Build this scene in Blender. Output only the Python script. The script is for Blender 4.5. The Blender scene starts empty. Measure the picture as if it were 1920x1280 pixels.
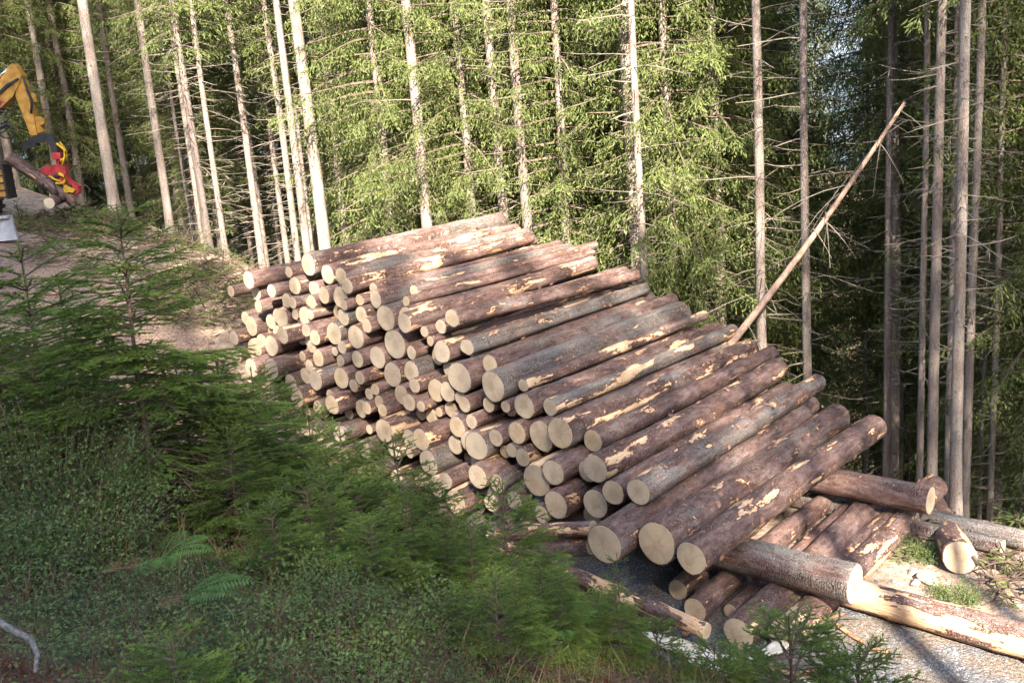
import bpy, math, random
import numpy as np
from mathutils import Matrix, Vector

# ------------------------------------------------------------------ camera, world, sun, exposure
scene = bpy.context.scene
CAM_Z = 5.75
FPX = 1867.0                       # focal length in pixels of the 1920 px wide photograph (35 mm on 36 mm)
PITCH = math.atan(432 / 1867)
ROLL = math.atan(0.078)
_f = np.array([0, math.cos(PITCH), -math.sin(PITCH)])
_r0 = np.array([1.0, 0, 0])
_u0 = np.cross(_r0, _f)
_r = math.cos(ROLL) * _r0 - math.sin(ROLL) * _u0
_u = math.sin(ROLL) * _r0 + math.cos(ROLL) * _u0
cam_data = bpy.data.cameras.new('camera')
cam_data.lens = 35.0 * FPX / 1866.67
cam_data.sensor_width = 36.0
cam_data.clip_start = 0.05
cam_data.clip_end = 5000
cam = bpy.data.objects.new('camera', cam_data)
scene.collection.objects.link(cam)
cam.matrix_world = Matrix(((_r[0], _u[0], -_f[0], 0), (_r[1], _u[1], -_f[1], 0), (_r[2], _u[2], -_f[2], CAM_Z), (0, 0, 0, 1)))
scene.camera = cam

SUN_EL = math.radians(36)
SUN_H = np.array([0.12, -1.0]); SUN_H /= np.linalg.norm(SUN_H)      # horizontal direction towards the sun
SUN_DIR = np.array([SUN_H[0] * math.cos(SUN_EL), SUN_H[1] * math.cos(SUN_EL), math.sin(SUN_EL)])
world = bpy.data.worlds.new('World')
scene.world = world
world.use_nodes = True
_wn = world.node_tree
_wn.nodes.clear()
_sky = _wn.nodes.new('ShaderNodeTexSky')
_sky.sky_type = 'NISHITA'
_sky.sun_disc = False
_sky.sun_elevation = SUN_EL
_sky.sun_rotation = math.atan2(SUN_H[0], SUN_H[1])
_sky.altitude = 1200
_sky.air_density = 1.0
_sky.dust_density = 4.0
_sky.ozone_density = 0.4
_bg = _wn.nodes.new('ShaderNodeBackground')
_bg.inputs['Strength'].default_value = 0.15
_out = _wn.nodes.new('ShaderNodeOutputWorld')
_wn.links.new(_sky.outputs[0], _bg.inputs['Color'])
_wn.links.new(_bg.outputs[0], _out.inputs['Surface'])

_sl = bpy.data.lights.new('sun', 'SUN')
_sl.energy = 4.7
_sl.angle = math.radians(0.53)
_sl.color = (1.0, 0.93, 0.82)
sun = bpy.data.objects.new('sun', _sl)
scene.collection.objects.link(sun)
sun.rotation_euler = Vector(SUN_DIR).to_track_quat('Z', 'Y').to_euler()
sun.location = (0, -20, 40)

scene.view_settings.view_transform = 'Standard'
scene.view_settings.look = 'None'
scene.view_settings.gamma = 1
scene.view_settings.exposure = 2.72
scene.view_settings.use_curve_mapping = False
scene.render.engine = 'CYCLES'
scene.cycles.max_bounces = 5
scene.cycles.diffuse_bounces = 2
scene.cycles.glossy_bounces = 2
scene.cycles.transmission_bounces = 3
scene.cycles.caustics_reflective = False
scene.cycles.caustics_refractive = False
scene.cycles.use_denoising = True
try:
    scene.cycles.denoiser = 'OPENIMAGEDENOISE'
    scene.cycles.denoising_input_passes = 'RGB_ALBEDO_NORMAL'
    scene.cycles.denoising_prefilter = 'ACCURATE'
except Exception:
    pass

# ------------------------------------------------------------------ helpers
rng = np.random.default_rng(7)
random.seed(7)
COL = scene.collection


def ray(x, y):
    """direction of a photograph pixel"""
    return _f + (x - 960) / FPX * _r - (y - 640) / FPX * _u


def at(x, y, t):
    return np.array([0, 0, CAM_Z]) + ray(x, y) * t


def norm(v):
    v = np.asarray(v, float)
    return v / np.maximum(np.linalg.norm(v, axis=-1, keepdims=True), 1e-9)


def link(o):
    COL.objects.link(o)
    return o


def thing(name, label, cat, loc=(0, 0, 0), group=None, rot=None):
    o = link(bpy.data.objects.new(name, None))
    o.empty_display_size = 0.2
    o.location = loc
    if rot is not None:
        o.rotation_euler = rot
    tag(o, label, cat, group)
    return o


def tag(o, label=None, cat=None, group=None, kind=None):
    if label: o['label'] = label
    if cat: o['category'] = cat
    if group: o['group'] = group
    if kind: o['kind'] = kind
    return o


def part(name, me, parent=None, mat=None, loc=None, rot=None, scale=None):
    o = link(bpy.data.objects.new(name, me))
    if mat is not None and len(me.materials) == 0:
        me.materials.append(mat)
    if parent is not None:
        o.parent = parent
    if loc is not None: o.location = loc
    if rot is not None: o.rotation_euler = rot
    if scale is not None: o.scale = scale
    return o


def mesh_np(name, V, faces, mat=None, smooth=False, tint=None, mats=None, midx=None):
    """faces: list of int arrays (n,3) or (n,4)"""
    me = bpy.data.meshes.new(name)
    V = np.asarray(V, np.float32)
    me.vertices.add(len(V))
    me.vertices.foreach_set('co', V.ravel())
    faces = [np.asarray(f, np.int32) for f in faces if len(f)]
    loops = np.concatenate([f.ravel() for f in faces])
    sizes = np.concatenate([np.full(len(f), f.shape[1], np.int32) for f in faces])
    starts = np.concatenate([[0], np.cumsum(sizes)[:-1]]).astype(np.int32)
    me.loops.add(len(loops))
    me.loops.foreach_set('vertex_index', loops)
    me.polygons.add(len(sizes))
    me.polygons.foreach_set('loop_start', starts)
    me.polygons.foreach_set('loop_total', sizes)
    if midx is not None:
        me.polygons.foreach_set('material_index', np.asarray(midx, np.int32))
    me.polygons.foreach_set('use_smooth', np.full(len(sizes), smooth))
    if tint is not None:
        at_ = me.attributes.new('tint', 'FLOAT', 'POINT')
        at_.data.foreach_set('value', np.asarray(tint, np.float32))
    me.update(calc_edges=True)
    if mat is not None: me.materials.append(mat)
    for m in (mats or []): me.materials.append(m)
    return me


class MB:
    """collects shapes and makes one mesh of them"""
    def __init__(self):
        self.v, self.f3, self.f4, self.t, self.n = [], [], [], [], 0

    def add(self, V, f3=None, f4=None, tint=0.0):
        V = np.asarray(V, float).reshape(-1, 3)
        if f3 is not None and len(f3): self.f3.append(np.asarray(f3, int).reshape(-1, 3) + self.n)
        if f4 is not None and len(f4): self.f4.append(np.asarray(f4, int).reshape(-1, 4) + self.n)
        self.v.append(V)
        self.t.append(np.broadcast_to(np.asarray(tint, float), (len(V),)))
        self.n += len(V)

    def tube(self, pts, rad, seg=8, caps=True, tint=0.0):
        pts = np.asarray(pts, float)
        k = len(pts)
        rad = np.broadcast_to(np.asarray(rad, float), (k,))
        T = norm(np.gradient(pts, axis=0))
        ref = np.array([0, 0, 1.0]) if abs(T[0][2]) < 0.9 else np.array([1.0, 0, 0])
        U = norm(np.cross(T, ref)); W = np.cross(T, U)
        a = np.arange(seg) * 2 * math.pi / seg
        ring = pts[:, None] + rad[:, None, None] * (np.cos(a)[None, :, None] * U[:, None] + np.sin(a)[None, :, None] * W[:, None])
        V = ring.reshape(-1, 3)
        i = np.arange(k - 1)[:, None] * seg; j = np.arange(seg)[None]
        j2 = (j + 1) % seg
        f4 = np.stack([i + j, i + j2, i + seg + j2, i + seg + j], -1).reshape(-1, 4)
        f3 = []
        if caps:
            V = np.concatenate([V, pts[[0, -1]]])
            c0, c1 = k * seg, k * seg + 1
            for q in range(seg):
                f3.append((c0, (q + 1) % seg, q)); f3.append((c1, (k - 1) * seg + q, (k - 1) * seg + (q + 1) % seg))
        self.add(V, f3, f4, tint)

    def box(self, c, s, rot=None, bev=0.0, tint=0.0):
        c = np.asarray(c, float); s = np.asarray(s, float) / 2
        if bev <= 0:
            V = np.array([[x, y, z] for x in (-1, 1) for y in (-1, 1) for z in (-1, 1)]) * s
            F = [(0, 1, 3, 2), (4, 6, 7, 5), (0, 4, 5, 1), (2, 3, 7, 6), (0, 2, 6, 4), (1, 5, 7, 3)]
            f3 = []
        else:
            b = min(bev, *(s * 0.9))
            V = []
            for x in (-1, 1):
                for y in (-1, 1):
                    for z in (-1, 1):
                        p = np.array([x, y, z]) * s
                        for ax in range(3):
                            q = p.copy()
                            for o in range(3):
                                if o != ax: q[o] -= np.sign(q[o]) * b
                            V.append(q)
            V = np.array(V)
            idx = lambda x, y, z, ax: ((x * 2 + y) * 2 + z) * 3 + ax
            F, f3 = [], []
            for ax in range(3):
                o1, o2 = [o for o in range(3) if o != ax]
                for sgn in (0, 1):
                    q = []
                    for (p1, p2) in ((0, 0), (1, 0), (1, 1), (0, 1)):
                        k = [0, 0, 0]; k[ax] = sgn; k[o1] = p1; k[o2] = p2
                        q.append(idx(*k, ax))
                    F.append(q)
                for p1 in (0, 1):
                    for p2 in (0, 1):
                        k0 = [0, 0, 0]; k0[o1] = p1; k0[o2] = p2
                        k1 = list(k0); k1[ax] = 1
                        F.append((idx(*k0, o1), idx(*k1, o1), idx(*k1, o2), idx(*k0, o2)))
            for x in (0, 1):
                for y in (0, 1):
                    for z in (0, 1):
                        f3.append([idx(x, y, z, q) for q in range(3)])
        if rot is not None:
            V = V @ np.array(rot).T
        self.add(V + c, f3, F, tint)

    def prism(self, outline, origin, ux, uy, thick, tint=0.0):
        """closed outline (2D) extruded by thick along ux x uy, centred"""
        o = np.asarray(outline, float); n = len(o)
        ux = norm(ux); uy = norm(uy); w = np.cross(ux, uy)
        P = np.asarray(origin) + o[:, :1] * ux + o[:, 1:] * uy
        V = np.concatenate([P - w * thick / 2, P + w * thick / 2])
        f4 = [(i, (i + 1) % n, n + (i + 1) % n, n + i) for i in range(n)]
        c = np.stack([P.mean(0) - w * thick / 2, P.mean(0) + w * thick / 2])
        V = np.concatenate([V, c])
        f3 = []
        import mathutils
        tris = mathutils.geometry.tessellate_polygon([[Vector((p[0], p[1], 0)) for p in o]])
        for t in tris:
            f3.append((t[0], t[2], t[1])); f3.append((n + t[0], n + t[1], n + t[2]))
        self.add(V[:2 * n], f3, f4, tint)

    def mesh(self, name, mat=None, smooth=False, tint=False):
        faces = []
        if self.f4: faces.append(np.concatenate(self.f4))
        if self.f3: faces.append(np.concatenate(self.f3))
        return mesh_np(name, np.concatenate(self.v), faces, mat, smooth, np.concatenate(self.t) if tint else None)


def leaves(P, D, L, W, S=None, tint=0.0, tri=False, kink=0.0):
    """thin pointed blades from points P along D: one rhombus (or triangle) each -> V, faces, tint"""
    P = np.asarray(P, float); D = norm(D); n = len(P)
    L = np.broadcast_to(np.asarray(L, float), (n,))[:, None]; W = np.broadcast_to(np.asarray(W, float), (n,))[:, None]
    if S is None: S = rng.normal(size=(n, 3))
    S = norm(np.cross(D, S))
    tint = np.broadcast_to(np.asarray(tint, float), (n,))
    if tri:
        V = np.stack([P - S * W / 2, P + S * W / 2, P + D * L], 1).reshape(-1, 3)
        return V, np.arange(3 * n).reshape(-1, 3), np.repeat(tint, 3)
    nrm = np.cross(S, D)
    V = np.stack([P, P + D * L * 0.45 + S * W / 2 - nrm * W * kink, P + D * L, P + D * L * 0.45 - S * W / 2 - nrm * W * kink], 1).reshape(-1, 3)
    return V, np.arange(4 * n).reshape(-1, 4), np.repeat(tint, 4)


def copy_tree(root):
    c = link(root.copy())
    for ch in root.children:
        k = link(ch.copy()); k.parent = c
        for g in ch.children:
            q = link(g.copy()); q.parent = k
    return c


# value noise for terrain and scatter masks
_perm = rng.random((256, 256))


def vnoise(x, y, sc=1.0, oct=3):
    x = np.asarray(x, float) * sc; y = np.asarray(y, float) * sc
    out = 0; amp = 1; tot = 0
    for o in range(oct):
        xi = np.floor(x).astype(int); yi = np.floor(y).astype(int)
        fx = x - xi; fy = y - yi
        fx = fx * fx * (3 - 2 * fx); fy = fy * fy * (3 - 2 * fy)
        g = lambda a, b: _perm[(a + 17 * o) % 256, (b + 31 * o) % 256]
        v = (g(xi, yi) * (1 - fx) + g(xi + 1, yi) * fx) * (1 - fy) + (g(xi, yi + 1) * (1 - fx) + g(xi + 1, yi + 1) * fx) * fy
        out = out + amp * v; tot += amp; amp *= 0.5; x = x * 2.03 + 5.2; y = y * 2.03 + 1.7
    return out / tot


# ------------------------------------------------------------------ materials
def nodes(name):
    m = bpy.data.materials.new(name)
    m.use_nodes = True
    nt = m.node_tree
    nt.nodes.clear()
    o = nt.nodes.new('ShaderNodeOutputMaterial')
    b = nt.nodes.new('ShaderNodeBsdfPrincipled')
    nt.links.new(b.outputs[0], o.inputs[0])
    b.inputs['Specular IOR Level'].default_value = 0.3
    return m, nt, b, o


class G:
    """small node-graph writer"""
    def __init__(self, nt):
        self.nt = nt

    def n(self, typ, **kw):
        x = self.nt.nodes.new(typ)
        for k, v in kw.items(): setattr(x, k, v)
        return x

    def put(self, sock, v):
        if hasattr(v, 'is_linked') or hasattr(v, 'links'):
            self.nt.links.new(v, sock)
        elif isinstance(v, (tuple, list)) and len(v) == 3 and sock.type == 'RGBA':
            sock.default_value = (*v, 1)
        else:
            sock.default_value = v

    def math(self, op, a, b=0.0, c=None, clamp=False):
        x = self.n('ShaderNodeMath', operation=op, use_clamp=clamp)
        self.put(x.inputs[0], a); self.put(x.inputs[1], b)
        if c is not None: self.put(x.inputs[2], c)
        return x.outputs[0]

    def vmath(self, op, a, b=None):
        x = self.n('ShaderNodeVectorMath', operation=op)
        self.put(x.inputs[0], a)
        if b is not None: self.put(x.inputs[1], b)
        return x.outputs[1] if op in ('LENGTH', 'DOT_PRODUCT') else x.outputs[0]

    def noise(self, vec, scale, detail=3, rough=0.55, dist=0.0, col=False):
        x = self.n('ShaderNodeTexNoise')
        if vec is not None: self.put(x.inputs['Vector'], vec)
        self.put(x.inputs['Scale'], scale); self.put(x.inputs['Detail'], detail)
        self.put(x.inputs['Roughness'], rough); self.put(x.inputs['Distortion'], dist)
        return x.outputs['Color'] if col else x.outputs[0]

    def voro(self, vec, scale, feature='F1', out='Distance', rand=1.0):
        x = self.n('ShaderNodeTexVoronoi', feature=feature)
        if vec is not None: self.put(x.inputs['Vector'], vec)
        self.put(x.inputs['Scale'], scale); self.put(x.inputs['Randomness'], rand)
        return x.outputs[out]

    def ramp(self, v, lo, hi, a=0.0, b=1.0, smooth=True):
        x = self.n('ShaderNodeMapRange', interpolation_type='SMOOTHSTEP' if smooth else 'LINEAR')
        for i, q in zip(range(5), (v, lo, hi, a, b)): self.put(x.inputs[i], q)
        return x.outputs[0]

    def mix(self, fac, a, b, mode='MIX'):
        x = self.n('ShaderNodeMix', data_type='RGBA', blend_type=mode)
        self.put(x.inputs[0], fac); self.put(x.inputs[6], a); self.put(x.inputs[7], b)
        return x.outputs[2]

    def scale(self, vec, s):
        x = self.n('ShaderNodeMapping')
        self.put(x.inputs['Vector'], vec); x.inputs['Scale'].default_value = s
        return x.outputs[0]

    def obj(self):
        return self.n('ShaderNodeTexCoord').outputs['Object']

    def pos(self):
        return self.n('ShaderNodeNewGeometry').outputs['Position']

    def rand(self):
        return self.n('ShaderNodeObjectInfo').outputs['Random']

    def attr(self, name, typ='GEOMETRY'):
        x = self.n('ShaderNodeAttribute', attribute_name=name, attribute_type=typ)
        return x.outputs['Fac']

    def sep(self, v):
        x = self.n('ShaderNodeSeparateXYZ'); self.put(x.inputs[0], v)
        return x.outputs

    def comb(self, a, b, c):
        x = self.n('ShaderNodeCombineXYZ')
        for i, q in enumerate((a, b, c)): self.put(x.inputs[i], q)
        return x.outputs[0]

    def bump(self, h, strength=0.5, dist=0.01):
        x = self.n('ShaderNodeBump')
        x.inputs['Strength'].default_value = strength; x.inputs['Distance'].default_value = dist
        self.put(x.inputs['Height'], h)
        return x.outputs[0]


def m_bark_log():
    """bark of the cut logs: red-brown and grey scales, torn patches down to pale wood, roller ridges"""
    m, nt, b, o = nodes('log_bark'); g = G(nt)
    p0 = g.obj(); rnd = g.rand()
    off = g.comb(g.math('MULTIPLY', rnd, 37.0), g.math('MULTIPLY', rnd, 91.0), g.math('MULTIPLY', rnd, 53.0))
    p = g.vmath('ADD', p0, off)
    xyz = g.sep(p0)
    th = g.math('ARCTAN2', xyz[1], xyz[0])
    peel = g.attr('peel', 'OBJECT'); grey = g.attr('grey', 'OBJECT')
    fine = g.noise(p, 70, 4, 0.7)
    mid = g.noise(g.scale(p, (1, 1, 0.3)), 16, 4, 0.65)
    streak = g.noise(g.scale(p, (1, 1, 0.07)), 22, 3, 0.6)
    plates = g.voro(g.scale(p, (1, 1, 0.7)), 42, 'DISTANCE_TO_EDGE')
    cellc = g.voro(g.scale(p, (1, 1, 0.7)), 42, 'F1', 'Color')
    red = g.mix(g.ramp(mid, 0.3, 0.7), (0.17, 0.088, 0.072), (0.38, 0.255, 0.215))
    red = g.mix(g.ramp(streak, 0.52, 0.68, 0.0, 0.7), red, (0.26, 0.115, 0.075))
    gry = g.mix(g.ramp(fine, 0.35, 0.65), (0.19, 0.165, 0.145), (0.42, 0.385, 0.345))
    gm = g.math('ADD', g.math('MULTIPLY', g.noise(g.scale(p, (1, 1, 0.25)), 3.2, 4, 0.6), 0.6), g.math('ADD', g.math('MULTIPLY', mid, 0.22), g.math('MULTIPLY', fine, 0.2)))
    gt = g.math('SUBTRACT', 0.66, g.math('MULTIPLY', grey, 0.22))
    gmask = g.ramp(gm, g.math('SUBTRACT', gt, 0.05), g.math('ADD', gt, 0.07))
    gry = g.mix(g.ramp(streak, 0.45, 0.7, 0.0, 0.75), gry, (0.22, 0.145, 0.115))
    c = g.mix(gmask, red, gry)
    big = g.noise(g.scale(p, (1, 1, 0.5)), 1.6, 3, 0.6)
    c = g.mix(g.ramp(big, 0.35, 0.65, 0.5, 0.0), c, g.mix(1.0, c, (0.62, 0.56, 0.52), 'MULTIPLY'))
    c = g.mix(g.math('MULTIPLY', g.sep(cellc)[0], 0.55), c, g.mix(1.0, c, (0.5, 0.45, 0.42), 'MULTIPLY'))
    c = g.mix(g.ramp(plates, 0.0, 0.06, 0.6, 0.0), c, (0.04, 0.024, 0.02))
    # pale flecks of lichen and resin
    fl = g.ramp(g.noise(p, 110, 2, 0.5), 0.63, 0.69)
    c = g.mix(g.math('MULTIPLY', fl, 0.35), c, (0.46, 0.42, 0.37))
    # ridges pressed across the log by the harvester's feed rollers, in bands along it
    wob = g.noise(p, 11, 3, 0.6)
    rp = g.math('ADD', g.math('MULTIPLY', xyz[2], 205.0), g.math('MULTIPLY', wob, 26.0))
    rid = g.math('MULTIPLY_ADD', g.math('SINE', rp), 0.5, 0.5)
    band = g.ramp(g.math('COSINE', g.math('ADD', g.math('MULTIPLY', th, 3.0), g.math('ADD', g.math('MULTIPLY', rnd, 6.28), g.math('MULTIPLY', wob, 3.0)))), -0.35, 0.3)
    band = g.math('MULTIPLY', band, g.ramp(g.noise(g.scale(p, (1, 1, 0.6)), 3.1, 3, 0.6), 0.38, 0.52))
    ridm = g.math('MULTIPLY', g.math('MULTIPLY', band, g.ramp(rid, 0.5, 0.85)), g.ramp(g.noise(p, 26, 2, 0.5), 0.30, 0.48))
    c = g.mix(g.math('MULTIPLY', ridm, 0.85), c, (0.045, 0.022, 0.017))
    # torn patches: inner bark and bare wood, large along the log and small flakes on the roller bands
    pn = g.noise(g.scale(p, (1, 1, 0.22)), 6.0, 3, 0.55, 0.2)
    pn = g.math('ADD', g.math('MULTIPLY', pn, 0.8), g.math('MULTIPLY', g.noise(g.scale(p, (1, 1, 0.6)), 34, 3, 0.6), 0.2))
    t0 = g.math('SUBTRACT', 0.71, g.math('MULTIPLY', peel, 0.28))
    big_in = g.ramp(pn, g.math('SUBTRACT', t0, 0.03), t0)
    big_wd = g.ramp(pn, t0, g.math('ADD', t0, 0.018))
    fn = g.noise(g.scale(p, (1, 1, 1.1)), 19, 3, 0.6)
    ft = g.math('SUBTRACT', 0.735, g.math('ADD', g.math('MULTIPLY', peel, 0.10), g.math('MULTIPLY', band, 0.045)))
    sm_in = g.ramp(fn, g.math('SUBTRACT', ft, 0.03), ft)
    sm_wd = g.ramp(fn, ft, g.math('ADD', ft, 0.015))
    pm_in = g.math('MAXIMUM', big_in, sm_in); pm_wood = g.math('MAXIMUM', big_wd, sm_wd)
    inner = g.mix(g.ramp(fine, 0.3, 0.7), (0.20, 0.075, 0.038), (0.38, 0.18, 0.095))
    fib = g.noise(g.scale(p, (1, 1, 0.06)), 60, 3, 0.6)
    wood = g.mix(g.ramp(fib, 0.3, 0.7), (0.46, 0.27, 0.14), (0.68, 0.48, 0.30))
    wood = g.mix(g.ramp(mid, 0.5, 0.7, 0.0, 0.7), wood, (0.42, 0.22, 0.10))
    c = g.mix(pm_in, c, inner)
    c = g.mix(pm_wood, c, wood)
    g.put(b.inputs['Base Color'], c)
    g.put(b.inputs['Roughness'], g.ramp(fine, 0.2, 0.8, 0.55, 0.85))
    h = g.math('ADD', g.math('MULTIPLY', g.ramp(plates, 0.0, 0.12), 0.35), g.math('MULTIPLY', fine, 0.5))
    h = g.math('SUBTRACT', h, g.math('MULTIPLY', ridm, 0.9))
    h = g.math('ADD', h, g.math('MULTIPLY', mid, 0.8))
    h = g.mix(pm_in, h, g.math('SUBTRACT', g.math('MULTIPLY', fib, 0.25), 0.9))
    g.put(b.inputs['Normal'], g.bump(h, 1.0, 0.032))
    return m


def m_cut_end():
    """sawn end: growth rings round the pith, star cracks, saw scratches, dirt"""
    m, nt, b, o = nodes('sawn_wood'); g = G(nt)
    pc = g.obj(); rnd = g.rand()
    tone = g.attr('tone', 'OBJECT')
    r2 = g.math('FRACT', g.math('MULTIPLY', rnd, 17.3)); r3 = g.math('FRACT', g.math('MULTIPLY', rnd, 41.7))
    p0 = g.vmath('ADD', pc, g.comb(g.math('MULTIPLY_ADD', r2, 0.06, -0.03), g.math('MULTIPLY_ADD', r3, 0.06, -0.03), 0.0)); xyz = g.sep(p0)
    off = g.comb(g.math('MULTIPLY', rnd, 37.0), g.math('MULTIPLY', rnd, 91.0), g.math('MULTIPLY', rnd, 5.0))
    p = g.vmath('ADD', p0, off)
    warp = g.noise(p, 7, 2, 0.5)
    rad = g.math('POWER', g.math('ADD', g.math('POWER', xyz[0], 2.0), g.math('POWER', xyz[1], 2.0)), 0.5)
    rr = g.math('ADD', rad, g.math('MULTIPLY', warp, 0.03))
    ring = g.math('MULTIPLY_ADD', g.math('SINE', g.math('MULTIPLY', rr, 700.0)), 0.5, 0.5)
    ring2 = g.noise(g.comb(g.math('MULTIPLY', rr, 60.0), rnd, 0.0), 1.0, 3, 0.6)
    base = g.mix(g.ramp(g.noise(p, 5, 3, 0.5), 0.3, 0.7), (0.42, 0.315, 0.205), (0.55, 0.435, 0.31))
    base = g.mix(g.math('MULTIPLY', ring, 0.34), base, (0.34, 0.21, 0.11))
    base = g.mix(g.math('MULTIPLY', g.ramp(r3, 0.4, 1.0), 0.55), base, (0.50, 0.33, 0.18))
    base = g.mix(g.math('MULTIPLY', g.ramp(r2, 0.5, 1.0), 0.5), base, (0.40, 0.34, 0.27))
    base = g.mix(g.ramp(ring2, 0.45, 0.75, 0.0, 0.35), base, (0.33, 0.21, 0.12))
    heart = g.ramp(rr, 0.075, 0.10)
    base = g.mix(g.math('MULTIPLY', heart, 0.3), base, (0.60, 0.50, 0.36))
    th0 = g.math('ARCTAN2', xyz[1], xyz[0])
    rays = g.noise(g.comb(g.math('COSINE', th0), g.math('SINE', th0), g.math('MULTIPLY', rnd, 31.0)), 3.0, 3, 0.6)
    base = g.mix(g.ramp(rays, 0.45, 0.7, 0.0, 0.3), base, (0.27, 0.18, 0.11))
    # weathering and mud
    dirt = g.ramp(g.noise(p, 3.2, 4, 0.65), 0.46, 0.75)
    base = g.mix(g.math('MULTIPLY', dirt, g.math('MULTIPLY_ADD', rnd, 0.45, 0.1)), base, (0.22, 0.165, 0.115))
    base = g.mix(g.math('MULTIPLY', tone, 0.6), base, (0.27, 0.22, 0.17))
    # saw scratches
    an = g.math('MULTIPLY', rnd, 6.28)
    q = g.math('ADD', g.math('MULTIPLY', xyz[0], g.math('COSINE', an)), g.math('MULTIPLY', xyz[1], g.math('SINE', an)))
    sc = g.noise(g.comb(g.math('MULTIPLY', q, 140.0), rnd, 0.0), 1.0, 2, 0.6)
    base = g.mix(g.ramp(sc, 0.45, 0.75, 0.0, 0.22), base, (0.30, 0.21, 0.13))
    # star-shaped drying cracks
    th = g.math('ARCTAN2', xyz[1], xyz[0])
    cr = g.noise(g.comb(g.math('MULTIPLY', g.math('COSINE', th), 1.0), g.math('SINE', th), g.math('MULTIPLY', rnd, 50.0)), 3.2, 2, 0.5)
    crk = g.math('MULTIPLY', g.ramp(g.math('ABSOLUTE', g.math('SUBTRACT', cr, 0.5)), 0.0, 0.012, 1.0, 0.0), g.ramp(rad, 0.03, 0.12, 1.0, 0.0))
    base = g.mix(g.math('MULTIPLY', crk, 0.8), base, (0.10, 0.06, 0.035))
    g.put(b.inputs['Base Color'], base)
    b.inputs['Roughness'].default_value = 0.75
    h = g.math('ADD', g.math('MULTIPLY', sc, 0.6), g.math('MULTIPLY', ring, 0.2))
    h = g.math('SUBTRACT', h, crk)
    g.put(b.inputs['Normal'], g.bump(h, 0.5, 0.004))
    return m


def m_trunk():
    m, nt, b, o = nodes('standing_bark'); g = G(nt)
    p0 = g.obj(); rnd = g.rand()
    p = g.vmath('ADD', p0, g.comb(g.math('MULTIPLY', rnd, 37.0), g.math('MULTIPLY', rnd, 91.0), 0.0))
    pl = g.voro(g.scale(p, (1, 1, 0.5)), 26, 'DISTANCE_TO_EDGE')
    n1 = g.noise(g.scale(p, (1, 1, 0.25)), 6, 4, 0.6)
    n2 = g.noise(p, 40, 3, 0.6)
    c = g.mix(g.ramp(n1, 0.35, 0.65), (0.20, 0.145, 0.115), (0.29, 0.245, 0.205))
    c = g.mix(g.ramp(n2, 0.55, 0.7, 0.0, 0.6), c, (0.40, 0.38, 0.33))
    c = g.mix(g.math('MULTIPLY', g.ramp(rnd, 0.3, 1.0), 0.4), c, (0.17, 0.125, 0.11))
    c = g.mix(g.ramp(pl, 0.0, 0.08, 0.6, 0.0), c, (0.08, 0.05, 0.04))
    kn = g.voro(g.scale(p, (1, 1, 0.8)), 5.0)
    c = g.mix(g.ramp(kn, 0.06, 0.13, 0.75, 0.0), c, (0.06, 0.045, 0.04))
    g.put(b.inputs['Base Color'], c)
    b.inputs['Roughness'].default_value = 0.85
    g.put(b.inputs['Normal'], g.bump(g.math('ADD', g.ramp(pl, 0, 0.15), n2), 0.7, 0.01))
    return m


def m_plain(name, col, rough=0.6, metal=0.0, spec=0.3, var=0.25, nsc=12.0, bump=0.0):
    m, nt, b, o = nodes(name); g = G(nt)
    p = g.obj()
    n = g.noise(p, nsc, 4, 0.6)
    dark = tuple(c * (1 - var) for c in col); light = tuple(min(1, c * (1 + var)) for c in col)
    g.put(b.inputs['Base Color'], g.mix(g.ramp(n, 0.3, 0.7), dark, light))
    b.inputs['Roughness'].default_value = rough
    b.inputs['Metallic'].default_value = metal
    b.inputs['Specular IOR Level'].default_value = spec
    if bump: g.put(b.inputs['Normal'], g.bump(n, bump, 0.01))
    return m


def m_leaf(name, dark, light, tip, trans=0.25, rough=0.55, nsc=1.6, spec=0.25):
    """needles and leaves: clump-scale variation, paler young growth by the 'tint' attribute, some light let through"""
    m, nt, b, o = nodes(name); g = G(nt)
    p = g.pos(); t = g.attr('tint')
    n = g.noise(p, nsc, 3, 0.6)
    n2 = g.noise(p, nsc * 14, 2, 0.5)
    c = g.mix(g.ramp(g.math('MULTIPLY_ADD', n2, 0.5, g.math('MULTIPLY', n, 0.6)), 0.35, 0.75), dark, light)
    c = g.mix(g.math('MULTIPLY', t, 0.8, clamp=True), c, tip)
    g.put(b.inputs['Base Color'], c)
    b.inputs['Roughness'].default_value = rough
    b.inputs['Specular IOR Level'].default_value = spec
    tr = g.n('ShaderNodeBsdfTranslucent'); g.put(tr.inputs[0], c)
    mx = g.n('ShaderNodeMixShader'); mx.inputs[0].default_value = trans
    nt.links.new(b.outputs[0], mx.inputs[1]); nt.links.new(tr.outputs[0], mx.inputs[2])
    nt.links.new(mx.outputs[0], o.inputs[0])
    return m


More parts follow.
